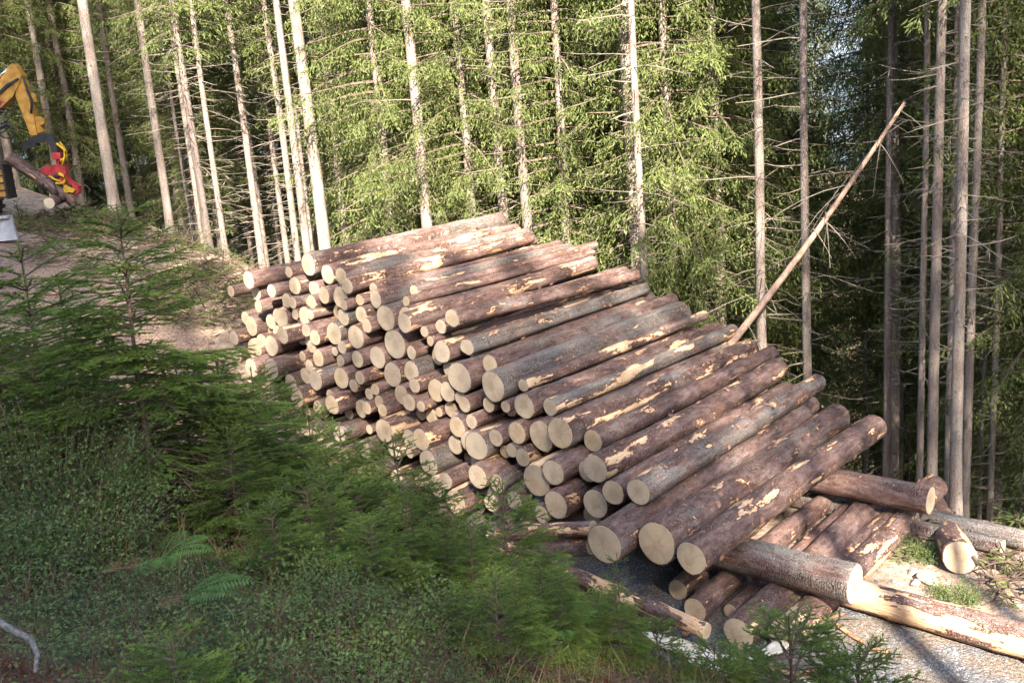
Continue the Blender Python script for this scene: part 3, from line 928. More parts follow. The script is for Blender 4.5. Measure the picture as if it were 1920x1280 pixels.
# ------------------------------------------------------------------ log pile
def log_mesh(R0, R1, L, seed, rings=14, seg=22, irr=0.03, heart=False, bend=0.0):
    """bark tube and two sawn end discs in local axes (z along the log from its butt)"""
    g = np.random.default_rng(seed)
    th = np.arange(seg) * 2 * math.pi / seg
    ph = g.random(6) * 6.28
    prof = 1 + irr * np.cos(2 * th + ph[0]) + irr * 0.6 * np.cos(3 * th + ph[1]) + irr * 0.4 * np.cos(5 * th + ph[2])
    if heart:
        prof = prof + 0.16 * np.cos(th - 2.0) - 0.22 * np.exp(-((np.angle(np.exp(1j * (th - 2.6)))) / 0.35) ** 2) + 0.1 * np.exp(-((np.angle(np.exp(1j * (th - 3.3)))) / 0.4) ** 2)
    zz = np.concatenate([[0.0, 0.005], np.linspace(0.08, L - 0.08, rings), [L - 0.005, L]])
    rr = np.interp(zz, [0, L], [R0, R1]) * (1 + 0.02 * np.sin(zz * 2.1 + ph[5]))
    e = np.ones(len(zz)); e[0] = e[-1] = 0.945
    knots = 1 + 0.02 * np.sin(zz * 5 + ph[3]) + 0.012 * np.sin(zz * 11 + ph[4])
    rad = rr[:, None] * e[:, None] * prof[None] * knots[:, None] * (1 + 0.008 * g.normal(size=(len(zz), seg)))
    for _k in range(int(L * 2.2)):                                   # knots and branch stubs
        kt, kz, ks = g.random() * 6.28, g.uniform(0.2, L - 0.2), g.uniform(0.006, 0.02)
        dth = np.angle(np.exp(1j * (th - kt))) * (R0 + R1) / 2
        rad = rad + ks * np.exp(-((dth[None] / 0.05) ** 2 + ((zz[:, None] - kz) / 0.06) ** 2))
    cx = bend * np.sin(zz / L * math.pi)
    V = np.stack([rad * np.cos(th) + cx[:, None], rad * np.sin(th), np.repeat(zz[:, None], seg, 1)], -1)
    k = len(zz)
    i = np.arange(k - 1)[:, None] * seg; j = np.arange(seg)[None]; j2 = (j + 1) % seg
    F = np.stack([i + j, i + j2, i + seg + j2, i + seg + j], -1).reshape(-1, 4)
    bark = mesh_np('bark', V.reshape(-1, 3), [F], BARK, True)
    ends = []
    for row, z, sg in ((0, 0.0, -1), (k - 1, L, 1)):
        rim = V[row].copy(); c = np.array([0.0, 0, z])
        saw = g.normal() * 0.012
        layers = [rim.copy()]
        for q in (0.985, 0.6, 0.3):
            r_ = c + (rim - c) * q
            r_[:, 2] = z + sg * (0.002 if q > 0.9 else 0.003) + (0.004 * g.normal(size=seg) if False else 0)
            layers.append(r_)
        W = np.concatenate(layers + [c[None] + [[0, 0, sg * 0.003]]])
        f4, f3 = [], []
        for q in range(3):
            for p_ in range(seg):
                a_, b_ = q * seg + p_, q * seg + (p_ + 1) % seg
                qd = (a_, b_, b_ + seg, a_ + seg)
                f4.append(qd if sg > 0 else qd[::-1])
        for p_ in range(seg):
            t3 = (3 * seg + p_, 3 * seg + (p_ + 1) % seg, 4 * seg)
            f3.append(t3 if sg > 0 else t3[::-1])
        ends.append(mesh_np('cut_end', W, [np.array(f4), np.array(f3)], CUT, False))
    return bark, ends


LOGN = [0]
FLAKE = m_plain('bark_flake', (0.21, 0.11, 0.075), 0.8, var=0.6, nsc=14)


def add_log(P0, P1, R0, R1, label, group=None, peel=0.3, grey=0.3, tone=0.0, name='spruce_log', cat='log', heart=False, irr=0.03, bend=0.0, rings=14, seg=22, tones=None, flakes=0):
    P0 = np.asarray(P0, float); P1 = np.asarray(P1, float)
    L = float(np.linalg.norm(P1 - P0))
    LOGN[0] += 1
    bark, ends = log_mesh(R0, R1, L, 1000 + LOGN[0], rings, seg, irr, heart, bend)
    q = Vector((P1 - P0) / L).to_track_quat('Z', 'Y')
    roll = Matrix.Rotation((rng.random() * 6.28) if not heart else 0.0, 4, 'Z')
    o = thing(name, label, cat, tuple(P0), group)
    o.rotation_mode = 'QUATERNION'
    o.rotation_quaternion = (q.to_matrix().to_4x4() @ roll).to_quaternion()
    b = part('bark', bark, o)
    b['peel'] = float(peel); b['grey'] = float(grey)
    if flakes:
        g = np.random.default_rng(LOGN[0]); mb = MB()
        for q_ in range(flakes):
            th = g.random() * 6.28; z = g.uniform(0.15, L - 0.15); r_ = (R0 + (R1 - R0) * z / L) * 1.0
            l_, w_ = g.uniform(0.04, 0.16), g.uniform(0.015, 0.045)
            if g.random() < 0.5: l_, w_ = w_ * 1.3, l_ * 0.6
            n_ = np.array([math.cos(th), math.sin(th), 0]); t_ = np.array([-n_[1], n_[0], 0]); a_ = np.array([0, 0, 1.0])
            lift = g.uniform(0.006, 0.03); rows = []
            for v_ in (0, 0.5, 1.0):
                c_ = n_ * (r_ + 0.002 + lift * v_ ** 1.5) + a_ * (z + l_ * v_) + t_ * g.normal() * 0.006
                rows += [c_ - t_ * w_ / 2 * (1 - 0.3 * v_), c_ + t_ * w_ / 2 * (1 - 0.2 * v_)]
            mb.add(np.array(rows), None, [(0, 1, 3, 2), (2, 3, 5, 4)])
        part('bark_flakes', mb.mesh('bark_flakes', FLAKE), o)['kind'] = 'stuff'
    for k, e in enumerate(ends):
        c = part('cut_end', e, o); c['tone'] = float(tones[k] if tones else tone)
    return o


# saw-cut faces read off the photograph: pixel centre and half height; the front of the pile fixes their distance
def zl(x0, y0, lst): return [(x0 + X / 3.2, y0 + Y / 3.2, r / 3.2) for (X, Y, r) in lst]


faces = zl(400, 380, [
    (240, 465, 55), (115, 530, 36), (235, 550, 50), (262, 615, 38), (465, 415, 38), (555, 375, 70), (645, 440, 62), (745, 445, 55), (850, 490, 50),
    (505, 495, 60), (358, 528, 42), (437, 587, 48), (490, 597, 38), (580, 597, 42), (650, 560, 52), (770, 570, 70), (832, 600, 34), (870, 602, 38),
    (970, 580, 58), (360, 628, 34), (380, 700, 65), (210, 745, 65), (140, 705, 45), (497, 672, 34), (535, 690, 62), (580, 672, 34), (490, 770, 55),
    (580, 760, 42), (705, 700, 32), (765, 700, 55), (885, 695, 55), (940, 722, 46), (1020, 710, 85), (1150, 690, 62), (1205, 700, 62), (1425, 695, 55),
    (1322, 757, 48), (1262, 770, 36), (685, 785, 75), (860, 805, 78), (775, 875, 42), (262, 850, 60), (292, 882, 28), (380, 850, 70), (195, 895, 70),
    (130, 810, 45), (590, 850, 42), (635, 815, 50), (700, 880, 30), (630, 932, 55), (785, 938, 36), (855, 912, 55), (945, 950, 72), (1065, 890, 95),
    (1160, 930, 42), (1290, 832, 34), (1375, 910, 72), (1480, 880, 55), (150, 975, 50), (280, 975, 60), (390, 985, 65), (537, 925, 32), (545, 985, 42),
    (345, 1035, 42), (425, 1092, 58), (570, 1060, 46), (645, 1055, 65), (555, 1137, 62), (770, 1045, 70), (897, 1040, 44), (853, 1088, 42), (1040, 1040, 80),
    (1170, 1008, 68), (1347, 1020, 52), (1490, 1050, 95), (1685, 1100, 100), (1225, 1098, 50), (1287, 1150, 72), (1382, 1145, 65), (1185, 1180, 58),
    (1232, 1197, 36), (1470, 1195, 50), (1110, 1185, 62), (985, 1195, 45), (1048, 1238, 42), (740, 1200, 65), (690, 1155, 34), (830, 1255, 58),
    (500, 1195, 52), (375, 1185, 60), (548, 1240, 34), (612, 1232, 46), (932, 1150, 38), (1000, 1110, 38), (925, 1225, 40)])
faces += zl(640, 640, [
    (1070, 410, 82), (985, 392, 38), (1300, 555, 104), (1150, 590, 100), (1030, 560, 72), (932, 575, 58), (850, 612, 90), (760, 605, 70), (775, 485, 48),
    (690, 515, 68), (575, 440, 55), (460, 475, 55), (272, 520, 80), (385, 602, 66), (500, 572, 72), (455, 655, 30), (540, 732, 80), (670, 815, 58),
    (855, 785, 82), (1000, 662, 46), (1042, 707, 62), (940, 850, 58), (1185, 835, 105), (1322, 760, 82), (1535, 755, 95), (550, 867, 72), (690, 965, 85),
    (895, 970, 58), (1050, 950, 60), (1320, 962, 90), (1505, 985, 95), (1650, 895, 80), (1790, 990, 85), (1240, 1015, 58), (842, 397, 50), (700, 360, 48),
    (480, 838, 48), (290, 640, 50), (335, 645, 36)])
faces += [(1143, 1022, 42), (1228, 1018, 43), (1291, 1044, 34)]
# logs low in the face that the young spruces hide in the photograph
hidden_px = [(520, 800, 16), (560, 806, 18), (600, 812, 17), (640, 812, 18), (684, 842, 18), (650, 852, 17), (700, 884, 18), (610, 850, 16), (738, 905, 19), (770, 950, 20), (470, 745, 17), (465, 705, 16)]
faces += hidden_px
hidden_px = {q[:2] for q in hidden_px}


def a_front(s):
    return np.interp(s, [4.5, 5.4, 8, 11, 15], [8.45, 8.6, 9.55, 10.45, 10.75])


def base_z(s):
    return np.interp(s, [4, 6.5, 7.3, 8.5, 12, 14, 15, 16.5], [0.72, 0.72, 0.42, 0.1, 0.16, 0.55, 0.85, 1.35])


hull_top = lambda s: np.interp(s, [5.0, 6.5, 8, 9.4, 11, 12, 13.7, 14.8, 15.6, 16.5], [0.9, 1.25, 1.75, 2.1, 2.6, 3.0, 3.35, 3.1, 2.7, 2.2])


def a_face(s, h):
    """the face of the pile is battered: low logs stand further out than high ones"""
    return a_front(s) - 0.42 * np.clip(hull_top(s) - 0.15 - h, 0, 3)


circ = []
for (x, y, r) in faces:
    d = ray(x, y); ds = d[:2] @ BX; da = d[:2] @ AX
    t = 12.0
    for _ in range(40):
        t = 0.5 * t + 0.5 * float(a_face(ds * t, CAM_Z + d[2] * t)) / da
    if (x, y) in hidden_px and CAM_Z + d[2] * t < base_z(ds * t) + r / FPX * t - 0.06: continue
    if y > 1000:                                                   # butts standing proud at the low end: they rest on the bearer
        for _ in range(10):
            t = (0.725 + r / FPX * t * 0.985 - CAM_Z) / d[2]
    circ.append([ds * t, CAM_Z + d[2] * t, r / FPX * t * (d @ _f), x, y, da * t])
circ = np.array(circ)
tgt = circ[:, :2].copy(); rad = circ[:, 2].copy() * 0.985
NF = len(circ)
# far ends read off the photograph for logs whose whole length shows: nearest face -> far-end pixel
far_px = {(573, 497): (942, 420), (601, 517): (950, 430), (666, 533): (983, 443), (703, 561): (1072, 472), (777, 598): (1109, 495), (845, 597): (1187, 516),
          (803, 640): (1176, 528), (862, 655): (1196, 546), (866, 708): (1209, 572), (927, 724): (1275, 588), (974, 768): (1342, 625), (1046, 813): (1403, 665),
          (1120, 876): (1455, 692), (1156, 920): (1462, 735), (1199, 949): (1533, 740), (1228, 1018): (1545, 800), (1291, 1044): (1635, 800)}
LOG_L = 5.0
far_s = tgt.copy()
top_of = {}
for (fx, fy), (ex, ey) in far_px.items():
    i = int(np.argmin((circ[:, 3] - fx) ** 2 + (circ[:, 4] - fy) ** 2))
    d = ray(ex, ey); a1 = float(a_front(tgt[i, 0])) + LOG_L
    t = a1 / (d[:2] @ AX)
    q = np.array([d[:2] @ BX * t, CAM_Z + d[2] * t])
    dev = q - tgt[i]
    far_s[i] = tgt[i] + np.clip(dev, -0.28, 0.28)
    top_of[i] = (ex, ey)


def relax(pts, target, radii, iters=260, pull=0.02):
    p = pts.copy(); n = len(p)
    for it in range(iters):
        D = p[:, None] - p[None]
        dist = np.sqrt((D ** 2).sum(-1)) + np.eye(n) * 9
        ov = np.clip(radii[:, None] + radii[None] - dist, 0, None)
        mv = (D / dist[..., None] * (ov * 0.5)[..., None])
        p += mv.sum(1) * 0.45
        if it < iters - 60: p += (target - p) * pull
        lo = base_z(p[:, 0]) + radii
        p[:, 1] = np.maximum(p[:, 1], lo)
    D = p[:, None] - p[None]; dist = np.sqrt((D ** 2).sum(-1)) + np.eye(n) * 9
    return p, np.clip(radii[:, None] + radii[None] - dist, 0, None).max()


front, ov = relax(tgt, tgt, rad)
# logs set back in the gaps of the face
fill = []
for r in (0.15, 0.12, 0.1, 0.085):
    for _ in range(6000):
        s = rng.uniform(5.2, 16.4); h = rng.uniform(0.1, 3.3)
        if h > hull_top(s) - r * 0.5 or h < base_z(s) + r: continue
        P = np.array([s, h])
        if (np.hypot(*(front - P).T) < rad + r - 0.004).any(): continue
        if fill and min(math.hypot(s - q[0], h - q[1]) - q[2] for q in fill) < r - 0.004: continue
        fill.append((s, h, r))
fill = np.array(fill)
far_s = far_s + (front - tgt)
nfill = len(fill)
allr = np.concatenate([rad, fill[:, 2]])
far_all, ov2 = relax(np.concatenate([far_s, fill[:, :2]]), np.concatenate([far_s, fill[:, :2]]), allr * 0.95, 200)
front_all = np.concatenate([front, fill[:, :2]])
print('pile faces', NF, 'fill', nfill, 'overlap', round(ov, 3), round(ov2, 3))

order = sorted(top_of, key=lambda i: front[i, 0])
ORD = ['first', 'second', 'third', 'fourth', 'fifth', 'sixth', 'seventh', 'eighth', 'ninth', 'tenth', 'eleventh', 'twelfth', 'thirteenth', 'fourteenth', 'fifteenth', 'sixteenth', 'seventeenth']
# look of the logs on top: peeled share and greyness of the bark
look = {(573, 497): (.35, .75), (601, 517): (.6, .2), (666, 533): (.62, .1), (703, 561): (.3, .8), (777, 598): (.55, .25), (845, 597): (.4, .35), (803, 640): (.45, .3),
        (862, 655): (.3, .95), (866, 708): (.15, .35), (927, 724): (.25, .95), (974, 768): (.36, .15), (1046, 813): (.5, .4), (1120, 876): (.42, .12), (1156, 920): (.4, .3),
        (1199, 949): (.4, .7), (1228, 1018): (.33, .5), (1291, 1044): (.4, .2)}
for i in range(len(front_all)):
    s, h = front_all[i]; r = float(allr[i])
    isfill = i >= NF
    a0 = float(a_face(s, h)) + (rng.uniform(0.15, 0.6) if isfill else rng.normal() * 0.1)
    if not isfill and circ[i, 4] > 1000: a0 = float(circ[i, 5])
    L = LOG_L + rng.uniform(-0.05, 0.08)
    s1, h1 = far_all[i]
    if i not in top_of:
        s1 = s + np.clip(s1 - s, -0.06, 0.06); h1 = h + np.clip(h1 - h, -0.05, 0.05)
    x0, y0 = xy(s, a0); x1, y1 = xy(s1, a0 + L)
    px = (int(circ[i, 3]), int(circ[i, 4])) if not isfill else None
    peel = float(np.clip(rng.normal(0.36, 0.16), 0.05, 0.75)); grey = float(np.clip(rng.normal(0.3, 0.25), 0, 1)); tone = float(np.clip(rng.normal(0.1, 0.3), 0, 0.9))
    heart = False; group = None
    if i in top_of:
        k = order.index(i)
        for q, lk in look.items():
            if abs(q[0] - circ[i, 3]) < 6 and abs(q[1] - circ[i, 4]) < 6: peel, grey = lk
        bark_w = 'grey-barked' if grey > 0.6 else ('half-peeled' if peel > 0.5 else 'red-barked')
        label = f'{bark_w} log lying open on the pile slope, {ORD[k]} counted up from the low end'
    elif not isfill and abs(circ[i, 3] - 1010) < 4 and abs(circ[i, 4] - 901) < 6:
        heart = True; label = 'log with a heart-shaped sawn end low in the pile face'
    elif not isfill and abs(circ[i, 3] - 906) < 4 and abs(circ[i, 4] - 831) < 5:
        tone = 1.0; grey = 1.0; label = 'log with a dark rough weathered end in the lower pile face'
    elif not isfill and abs(circ[i, 3] - 733) < 4 and abs(circ[i, 4] - 658) < 5:
        tone = 0.35; label = 'thickest log in the upper pile face, its end split to a step'
    elif not isfill and circ[i, 4] > 1000:
        label = 'thick log resting on the bearer at the low end of the pile'
    else:
        if isfill:
            label, group = 'slim log set back in a gap between others in the pile face', 'slim logs set back in the pile'
        elif r > 0.185:
            label, group = 'thick log with a broad pale sawn end stacked within the pile', 'thick logs within the pile'
        elif r > 0.135:
            label, group = 'middling log with a round pale sawn end stacked within the pile', 'middling logs within the pile'
        else:
            label, group = 'thin log with a small pale sawn end stacked within the pile', 'thin logs within the pile'
    add_log((x0, y0, h), (x1, y1, h1), r, r * rng.uniform(0.85, 0.96), label, group, peel, grey, tone, heart=heart,
            irr=float(abs(rng.normal(0.024, 0.016))), bend=float(rng.normal() * 0.025), rings=60 if i in top_of else 22, flakes=34 if i in top_of else (0 if isfill else 5))

# ------------------------------------------------------------------ loose logs round the pile
def on_z(x, y, z):
    d = ray(x, y)
    return np.array([0, 0, CAM_Z]) + d * ((z - CAM_Z) / d[2])


def on_a(x, y, a):
    d = ray(x, y)
    return np.array([0, 0, CAM_Z]) + d * (a / (d[:2] @ AX))


def gz(p, r):
    return np.array([p[0], p[1], float(H(p[0], p[1])) + r])


# ground logs the bearers lie on
for (x, y, r, lab, peel, grey) in ((1252, 1118, 0.13, 'part-peeled log on the road in the hollow under the pile', .45, .1),
                                   (1312, 1135, 0.15, 'red-barked log under the bearers next to the hollow', .2, .15),
                                   (1350, 1160, 0.09, 'slim dark log between two thicker ones under the bearers', .1, .2),
                                   (1432, 1175, 0.12, 'slim reddish log squeezed in before the outermost one under the bearers', .3, .1),
                                   (1392, 1180, 0.18, 'red-barked log with a fresh tan end under the bearers, beside torn bark', .25, .2),
                                   (1468, 1188, 0.16, 'log with torn bark hanging off it, outermost under the bearers', .6, .1)):
    P0 = on_z(x, y, r + 0.01)
    P0 = P0 + AX3 * rng.uniform(-0.15, 0.25)
    P1 = P0 + AX3 * rng.uniform(4.0, 5.0) + BX3 * rng.uniform(-0.12, 0.35)
    P0 = gz(P0, r); P1 = gz(P1, r); P1[2] = max(P1[2], 0.15)
    add_log(P0, P1, r, r * 0.93, lab, None, peel, grey, 0.25, rings=40, flakes=24, bend=float(rng.normal() * 0.03))
# bearers across them
e = on_z(1603, 1095, 0.53)
add_log(e, e + BX3 * 5.2 + np.array([0, 0, -0.02]), 0.215, 0.19, 'thick scaly-barked bearer log jutting out from under the low end of the pile', None, 0.12, 0.95, 0.0, tones=(0, 0.2), rings=24, seg=28)
e = on_z(1745, 938, 0.52)
add_log(e, e + BX3 * 5.2, 0.185, 0.17, 'brown bearer log with a sunlit end jutting out behind the low end', None, 0.2, 0.25, 0.0, rings=20)
# log ends low in front
p0 = on_a(1113, 990, 8.62); p1 = on_a(960, 1004, 8.5) + BX3 * 0.2
add_log(p0, p1, 0.095, 0.1, 'debarked orange-streaked pole end lying against the foot of the pile', None, 0.7, 0.2, 0.0, rings=16)
p0 = on_a(1108, 1022, 8.66); p1 = on_a(958, 1036, 8.5) + BX3 * 0.2
add_log(p0, p1, 0.11, 0.11, 'grey pole lying under the debarked pole end at the pile foot', None, 0.3, 0.8, 0.2)
p0 = on_z(1325, 1183, 0.30); p1 = on_z(1012, 1050, 0.42)
d_ = (p1 - p0) / np.linalg.norm(p1 - p0)
add_log(p0, p1 + d_ * 0.9, 0.092, 0.085, 'slim half-peeled orange pole lying slantwise in front of the hollow', None, 0.72, 0.05, 0.0, rings=24)
p0 = on_z(1250, 1178, 0.1); p1 = on_z(1020, 1085, 0.12)
add_log(gz(p0, .09), gz(p1, .1), 0.1, 0.09, 'reddish pole on the ground alongside the slim orange pole', None, 0.3, 0.1, 0.2)
p0 = on_z(1180, 1200, 0.1); p1 = on_z(1040, 1120, 0.1)
add_log(gz(p0, .08), gz(p1, .08), 0.085, 0.08, 'short dark red pole among bark scraps at the bank foot', None, 0.45, 0.1, 0.2)
p0 = on_z(850, 985, 0.35); p1 = on_z(790, 935, 0.4)
add_log(p0, p1 + (p1 - p0) * 0.6, 0.1, 0.1, 'rusty red pole end poking out at the pile foot behind a young spruce', None, 0.3, 0.0, 0.2)
# long half-peeled log across the road
p0 = gz(on_z(1585, 1105, 0.19), 0.17); p1 = gz(on_z(2060, 1240, 0.19), 0.19)
add_log(p0, p1, 0.17, 0.185, 'long half-peeled log lying across the gravel road', None, 0.86, 0.05, 0.0, rings=30, seg=28, flakes=24)
# felled stems on the verge
p0 = gz(on_z(1800, 1045, 0.2), 0.2)
add_log(p0, gz(p0 + np.array([1.0, 3.2, 0]), 0.2), 0.205, 0.19, 'felled log on the verge with a glaring sunlit sawn end', None, 0.6, 0.3, 0.0, rings=20)
p0 = gz(on_z(1925, 1030, 0.0), 0.13)
add_log(p0, gz(p0 + BX3 * 4.4 + AX3 * 0.3, 0.15), 0.13, 0.14, 'grey felled stem with branch stubs at the forest edge, upper of two', None, 0.02, 0.9, 0.2)
p0 = gz(on_z(1880, 1040, 0.0), 0.1)
add_log(p0, gz(p0 + BX3 * 3.4 + AX3 * 0.15, 0.1), 0.10, 0.11, 'grey felled stem at the forest edge, lower and thinner of two', None, 0.05, 0.8, 0.2)
p0 = gz(at(92, 381, 24.3), 0.14); p0[2] = at(92, 381, 24.3)[2]
add_log(p0, p0 + np.array([-0.3, 1.5, 0.05]), 0.135, 0.13, 'log with a pale end lying below the harvesting head', None, 0.3, 0.3, 0.0)

# a piece of standing dead wood leaning across two spruces
p0 = at(1352, 668, 17.0); p1 = at(1697, 192, 16.8)
lt = thing('leaning_dead_trunk', 'dead reddish trunk leaning across two sunlit spruces', 'dead tree', tuple(p0 - (p1 - p0) * 0.25))
mb = MB()
n = 14
q = np.linspace(-0.25, 1, n)[:, None]
PT = (p0 + (p1 - p0) * q) + np.array([0, 0, -0.12]) * (np.sin(np.clip(q, 0, 1) * math.pi)) - (p0 - (p1 - p0) * 0.25)
mb.tube(PT, np.linspace(0.078, 0.03, n), 9)
part('trunk', mb.mesh('trunk', m_plain('dead_reddish_bark', (0.36, 0.235, 0.165), 0.85, var=0.35, nsc=7, bump=0.5), True), lt)
mb = MB()
for k in range(22):
    c = PT[0] + (PT[-1] - PT[0]) * rng.uniform(0.25, 1.0)
    dr = norm(np.array([rng.normal(), rng.normal(), -0.55 + rng.normal() * 0.4]))
    L = rng.uniform(0.25, 1.5)
    u = np.linspace(0, 1, 5)[:, None]
    mb.tube(c + dr * L * u + np.array([0, 0, -0.3]) * L * u ** 2, np.linspace(0.011, 0.003, 5), 3, False)
part('dead_branches', mb.mesh('dead_branches', DEAD), lt)['kind'] = 'stuff'


# ------------------------------------------------------------------ bark scraps, slabs, stones, slash
def bark_strip(P, L, W, az, curl, label, mat, group=None, name='bark_strip', thick=0.008, tilt=0.0):
    n, k = 10, 6
    u = np.linspace(-0.5, 0.5, n); v = np.linspace(-1, 1, k)
    U, Vv = np.meshgrid(u, v, indexing='ij')
    w = W / 2 * (1 - 0.35 * np.abs(2 * U) ** 3) * (1 + 0.12 * np.sin(9 * U + 3 * L))
    ang = Vv * curl
    X = U * L + 0.02 * np.sin(7 * Vv)
    Yv = np.sin(ang) / max(curl, 0.05) * w
    Z = (1 - np.cos(ang)) / max(curl, 0.05) * w * 1.0 + 0.04 * L * (2 * U) ** 2
    top = np.stack([X, Yv, Z + thick], -1).reshape(-1, 3); bot = np.stack([X, Yv, Z], -1).reshape(-1, 3)
    i = np.arange(n - 1)[:, None] * k + np.arange(k - 1)[None]
    F = np.stack([i, i + k, i + k + 1, i + 1], -1).reshape(-1, 4)
    N = n * k
    edge = []
    loop = [a * k for a in range(n)] + [(n - 1) * k + b for b in range(1, k)] + [a * k + k - 1 for a in range(n - 2, -1, -1)] + [b for b in range(k - 2, 0, -1)]
    for a, b in zip(loop, loop[1:] + loop[:1]): edge.append((a, a + N, b + N, b))
    me = mesh_np(name, np.concatenate([top, bot]), [F, F[:, ::-1] + N, np.array(edge)], mat, True)
    o = link(bpy.data.objects.new(name, me))
    o.location = tuple(P); o.rotation_euler = (0, tilt, az)
    tag(o, label, 'bark', group)
    return o


INNER = m_plain('inner_bark', (0.30, 0.135, 0.075), 0.7, var=0.4, nsc=18, bump=0.4)
SLAB = m_plain('peeled_white_wood', (0.66, 0.56, 0.43), 0.65, var=0.22, nsc=9, bump=0.3)
ROCK = m_plain('pale_stone', (0.30, 0.25, 0.19), 0.9, var=0.3, nsc=14, bump=0.6)
for (x, y, L, W, az, lab) in ((1590, 1190, 0.5, 0.06, 1.9, 'long red bark strip on the gravel below the big bearer end'),
                              (1562, 1158, 0.28, 0.05, 0.2, 'short curled bark strip touching the long red strip'),
                              (1648, 1222, 0.2, 0.06, -0.5, 'small rust-red bark flake alone on the gravel'),
                              (1790, 1155, 0.25, 0.08, 0.1, 'flat grey bark flake beside the half-peeled log')):
    p = on_z(x, y, 0.0)
    bark_strip((p[0], p[1], float(H(p[0], p[1])) + 0.01), L, W, az, 0.9, lab, INNER)
for (x, y, L, W, az, lab) in ((1300, 1215, 0.9, 0.2, -0.75, 'long white peeled slab of wood at the foot of the bank'),
                              (1255, 1205, 0.7, 0.12, -0.9, 'narrow white peeled slab beside the long one'),
                              (1345, 1250, 0.6, 0.18, -0.5, 'white splintered slab half behind a young spruce'),
                              (1455, 1210, 0.35, 0.16, 0.6, 'stubby white slab next to the log with torn bark')):
    p = on_z(x, y, 0.12)
    bark_strip((p[0], p[1], max(float(H(p[0], p[1])) + 0.02, 0.06)), L, W, az, 0.5, lab, SLAB, name='wood_slab', thick=0.03)
for k in range(46):        # scraps along the foot of the pile and on the landing
    if k < 22:
        s_, a_ = rng.uniform(3.0, 6.5), rng.uniform(7.3, 8.6)
    else:
        s_, a_ = rng.uniform(14.5, 26), rng.uniform(7.5, 12.5)
    X, Y = xy(s_, a_)
    bark_strip((X, Y, float(H(X, Y)) + 0.012), rng.uniform(0.15, 0.6), rng.uniform(0.04, 0.12), rng.uniform(0, 6.28), rng.uniform(0.3, 1.2),
               'torn reddish bark scrap at the foot of the pile' if k < 22 else 'torn bark scrap on the landing between pile and excavator',
               INNER if rng.random() < 0.75 else SLAB, 'bark scraps at the pile foot' if k < 22 else 'bark scraps on the landing')


def stone(P, r, seed, label, group=None):
    g = np.random.default_rng(seed)
    import bmesh
    bm = bmesh.new()
    bmesh.ops.create_icosphere(bm, subdivisions=3, radius=1.0)
    me = bpy.data.meshes.new('stone')
    dirs = norm(g.normal(size=(9, 3))); cut = g.uniform(0.55, 0.95, 9)
    for v in bm.verts:
        p = np.array(v.co)
        m = max(1.0, float(np.max(dirs @ p / cut)))
        v.co = Vector(p / m * np.array([1.25, 0.9, 0.62]) * r)
    bm.to_mesh(me); bm.free()
    me.materials.append(ROCK)
    o = link(bpy.data.objects.new('stone', me)); o.location = tuple(P); o.rotation_euler = (0, 0, g.random() * 6)
    tag(o, label, 'stone', group)


for i, (x, y, r, lab) in enumerate(((1738, 1088, 0.13, 'pale flat stone on the sunny verge by the felled log'), (1712, 1072, 0.07, 'smaller stone touching the pale flat stone'),
                                    (1715, 1093, 0.07, 'orange-brown stone in front of the pale flat stone'))):
    p = on_z(x, y, 0.02); stone((p[0], p[1], float(H(p[0], p[1])) + r * 0.3), r, 70 + i, lab)


def gravel_stones():
    N = 5200
    s_ = rng.uniform(-3, 7.5, N); a_ = rng.uniform(7.2, 12.8, N)
    more = 2600
    s_ = np.concatenate([s_, rng.uniform(13, 30, more)]); a_ = np.concatenate([a_, rng.uniform(7.2, 13, more)])
    X, Y = xy(s_, a_)
    Z = H(X, Y) + 0.004
    n = len(X)
    base = norm(np.array([[1, 0, 0], [-1, 0, 0], [0, 1, 0], [0, -1, 0], [0, 0, 1], [0, 0, -1.0]]))
    F = np.array([(0, 2, 4), (2, 1, 4), (1, 3, 4), (3, 0, 4), (2, 0, 5), (1, 2, 5), (3, 1, 5), (0, 3, 5)])
    R = rng.uniform(0.006, 0.022, n) * (1 + 1.3 * (rng.random(n) < 0.06))
    V = base[None] * (R[:, None, None] * rng.uniform(0.6, 1.3, (n, 6, 1)))
    V[..., 2] *= 0.6
    an = rng.random(n) * 6.28
    c, s = np.cos(an)[:, None], np.sin(an)[:, None]
    V = np.stack([V[..., 0] * c - V[..., 1] * s, V[..., 0] * s + V[..., 1] * c, V[..., 2]], -1)
    V += np.stack([X, Y, Z], -1)[:, None]
    F = (np.arange(n)[:, None, None] * 6 + F[None]).reshape(-1, 3)
    m, nt, b, o = nodes('road_stones'); g = G(nt)
    t = g.attr('tint')
    col = g.mix(t, (0.06, 0.06, 0.065), (0.27, 0.26, 0.25))
    g.put(b.inputs['Base Color'], col); b.inputs['Roughness'].default_value = 0.85
    me = mesh_np('gravel_stones', V.reshape(-1, 3), [F], m, False, np.repeat(rng.random(n) ** 1.6, 6))
    tag(link(bpy.data.objects.new('gravel_stones', me)), 'loose grey gravel strewn over the forest road', 'gravel', kind='stuff')


gravel_stones()


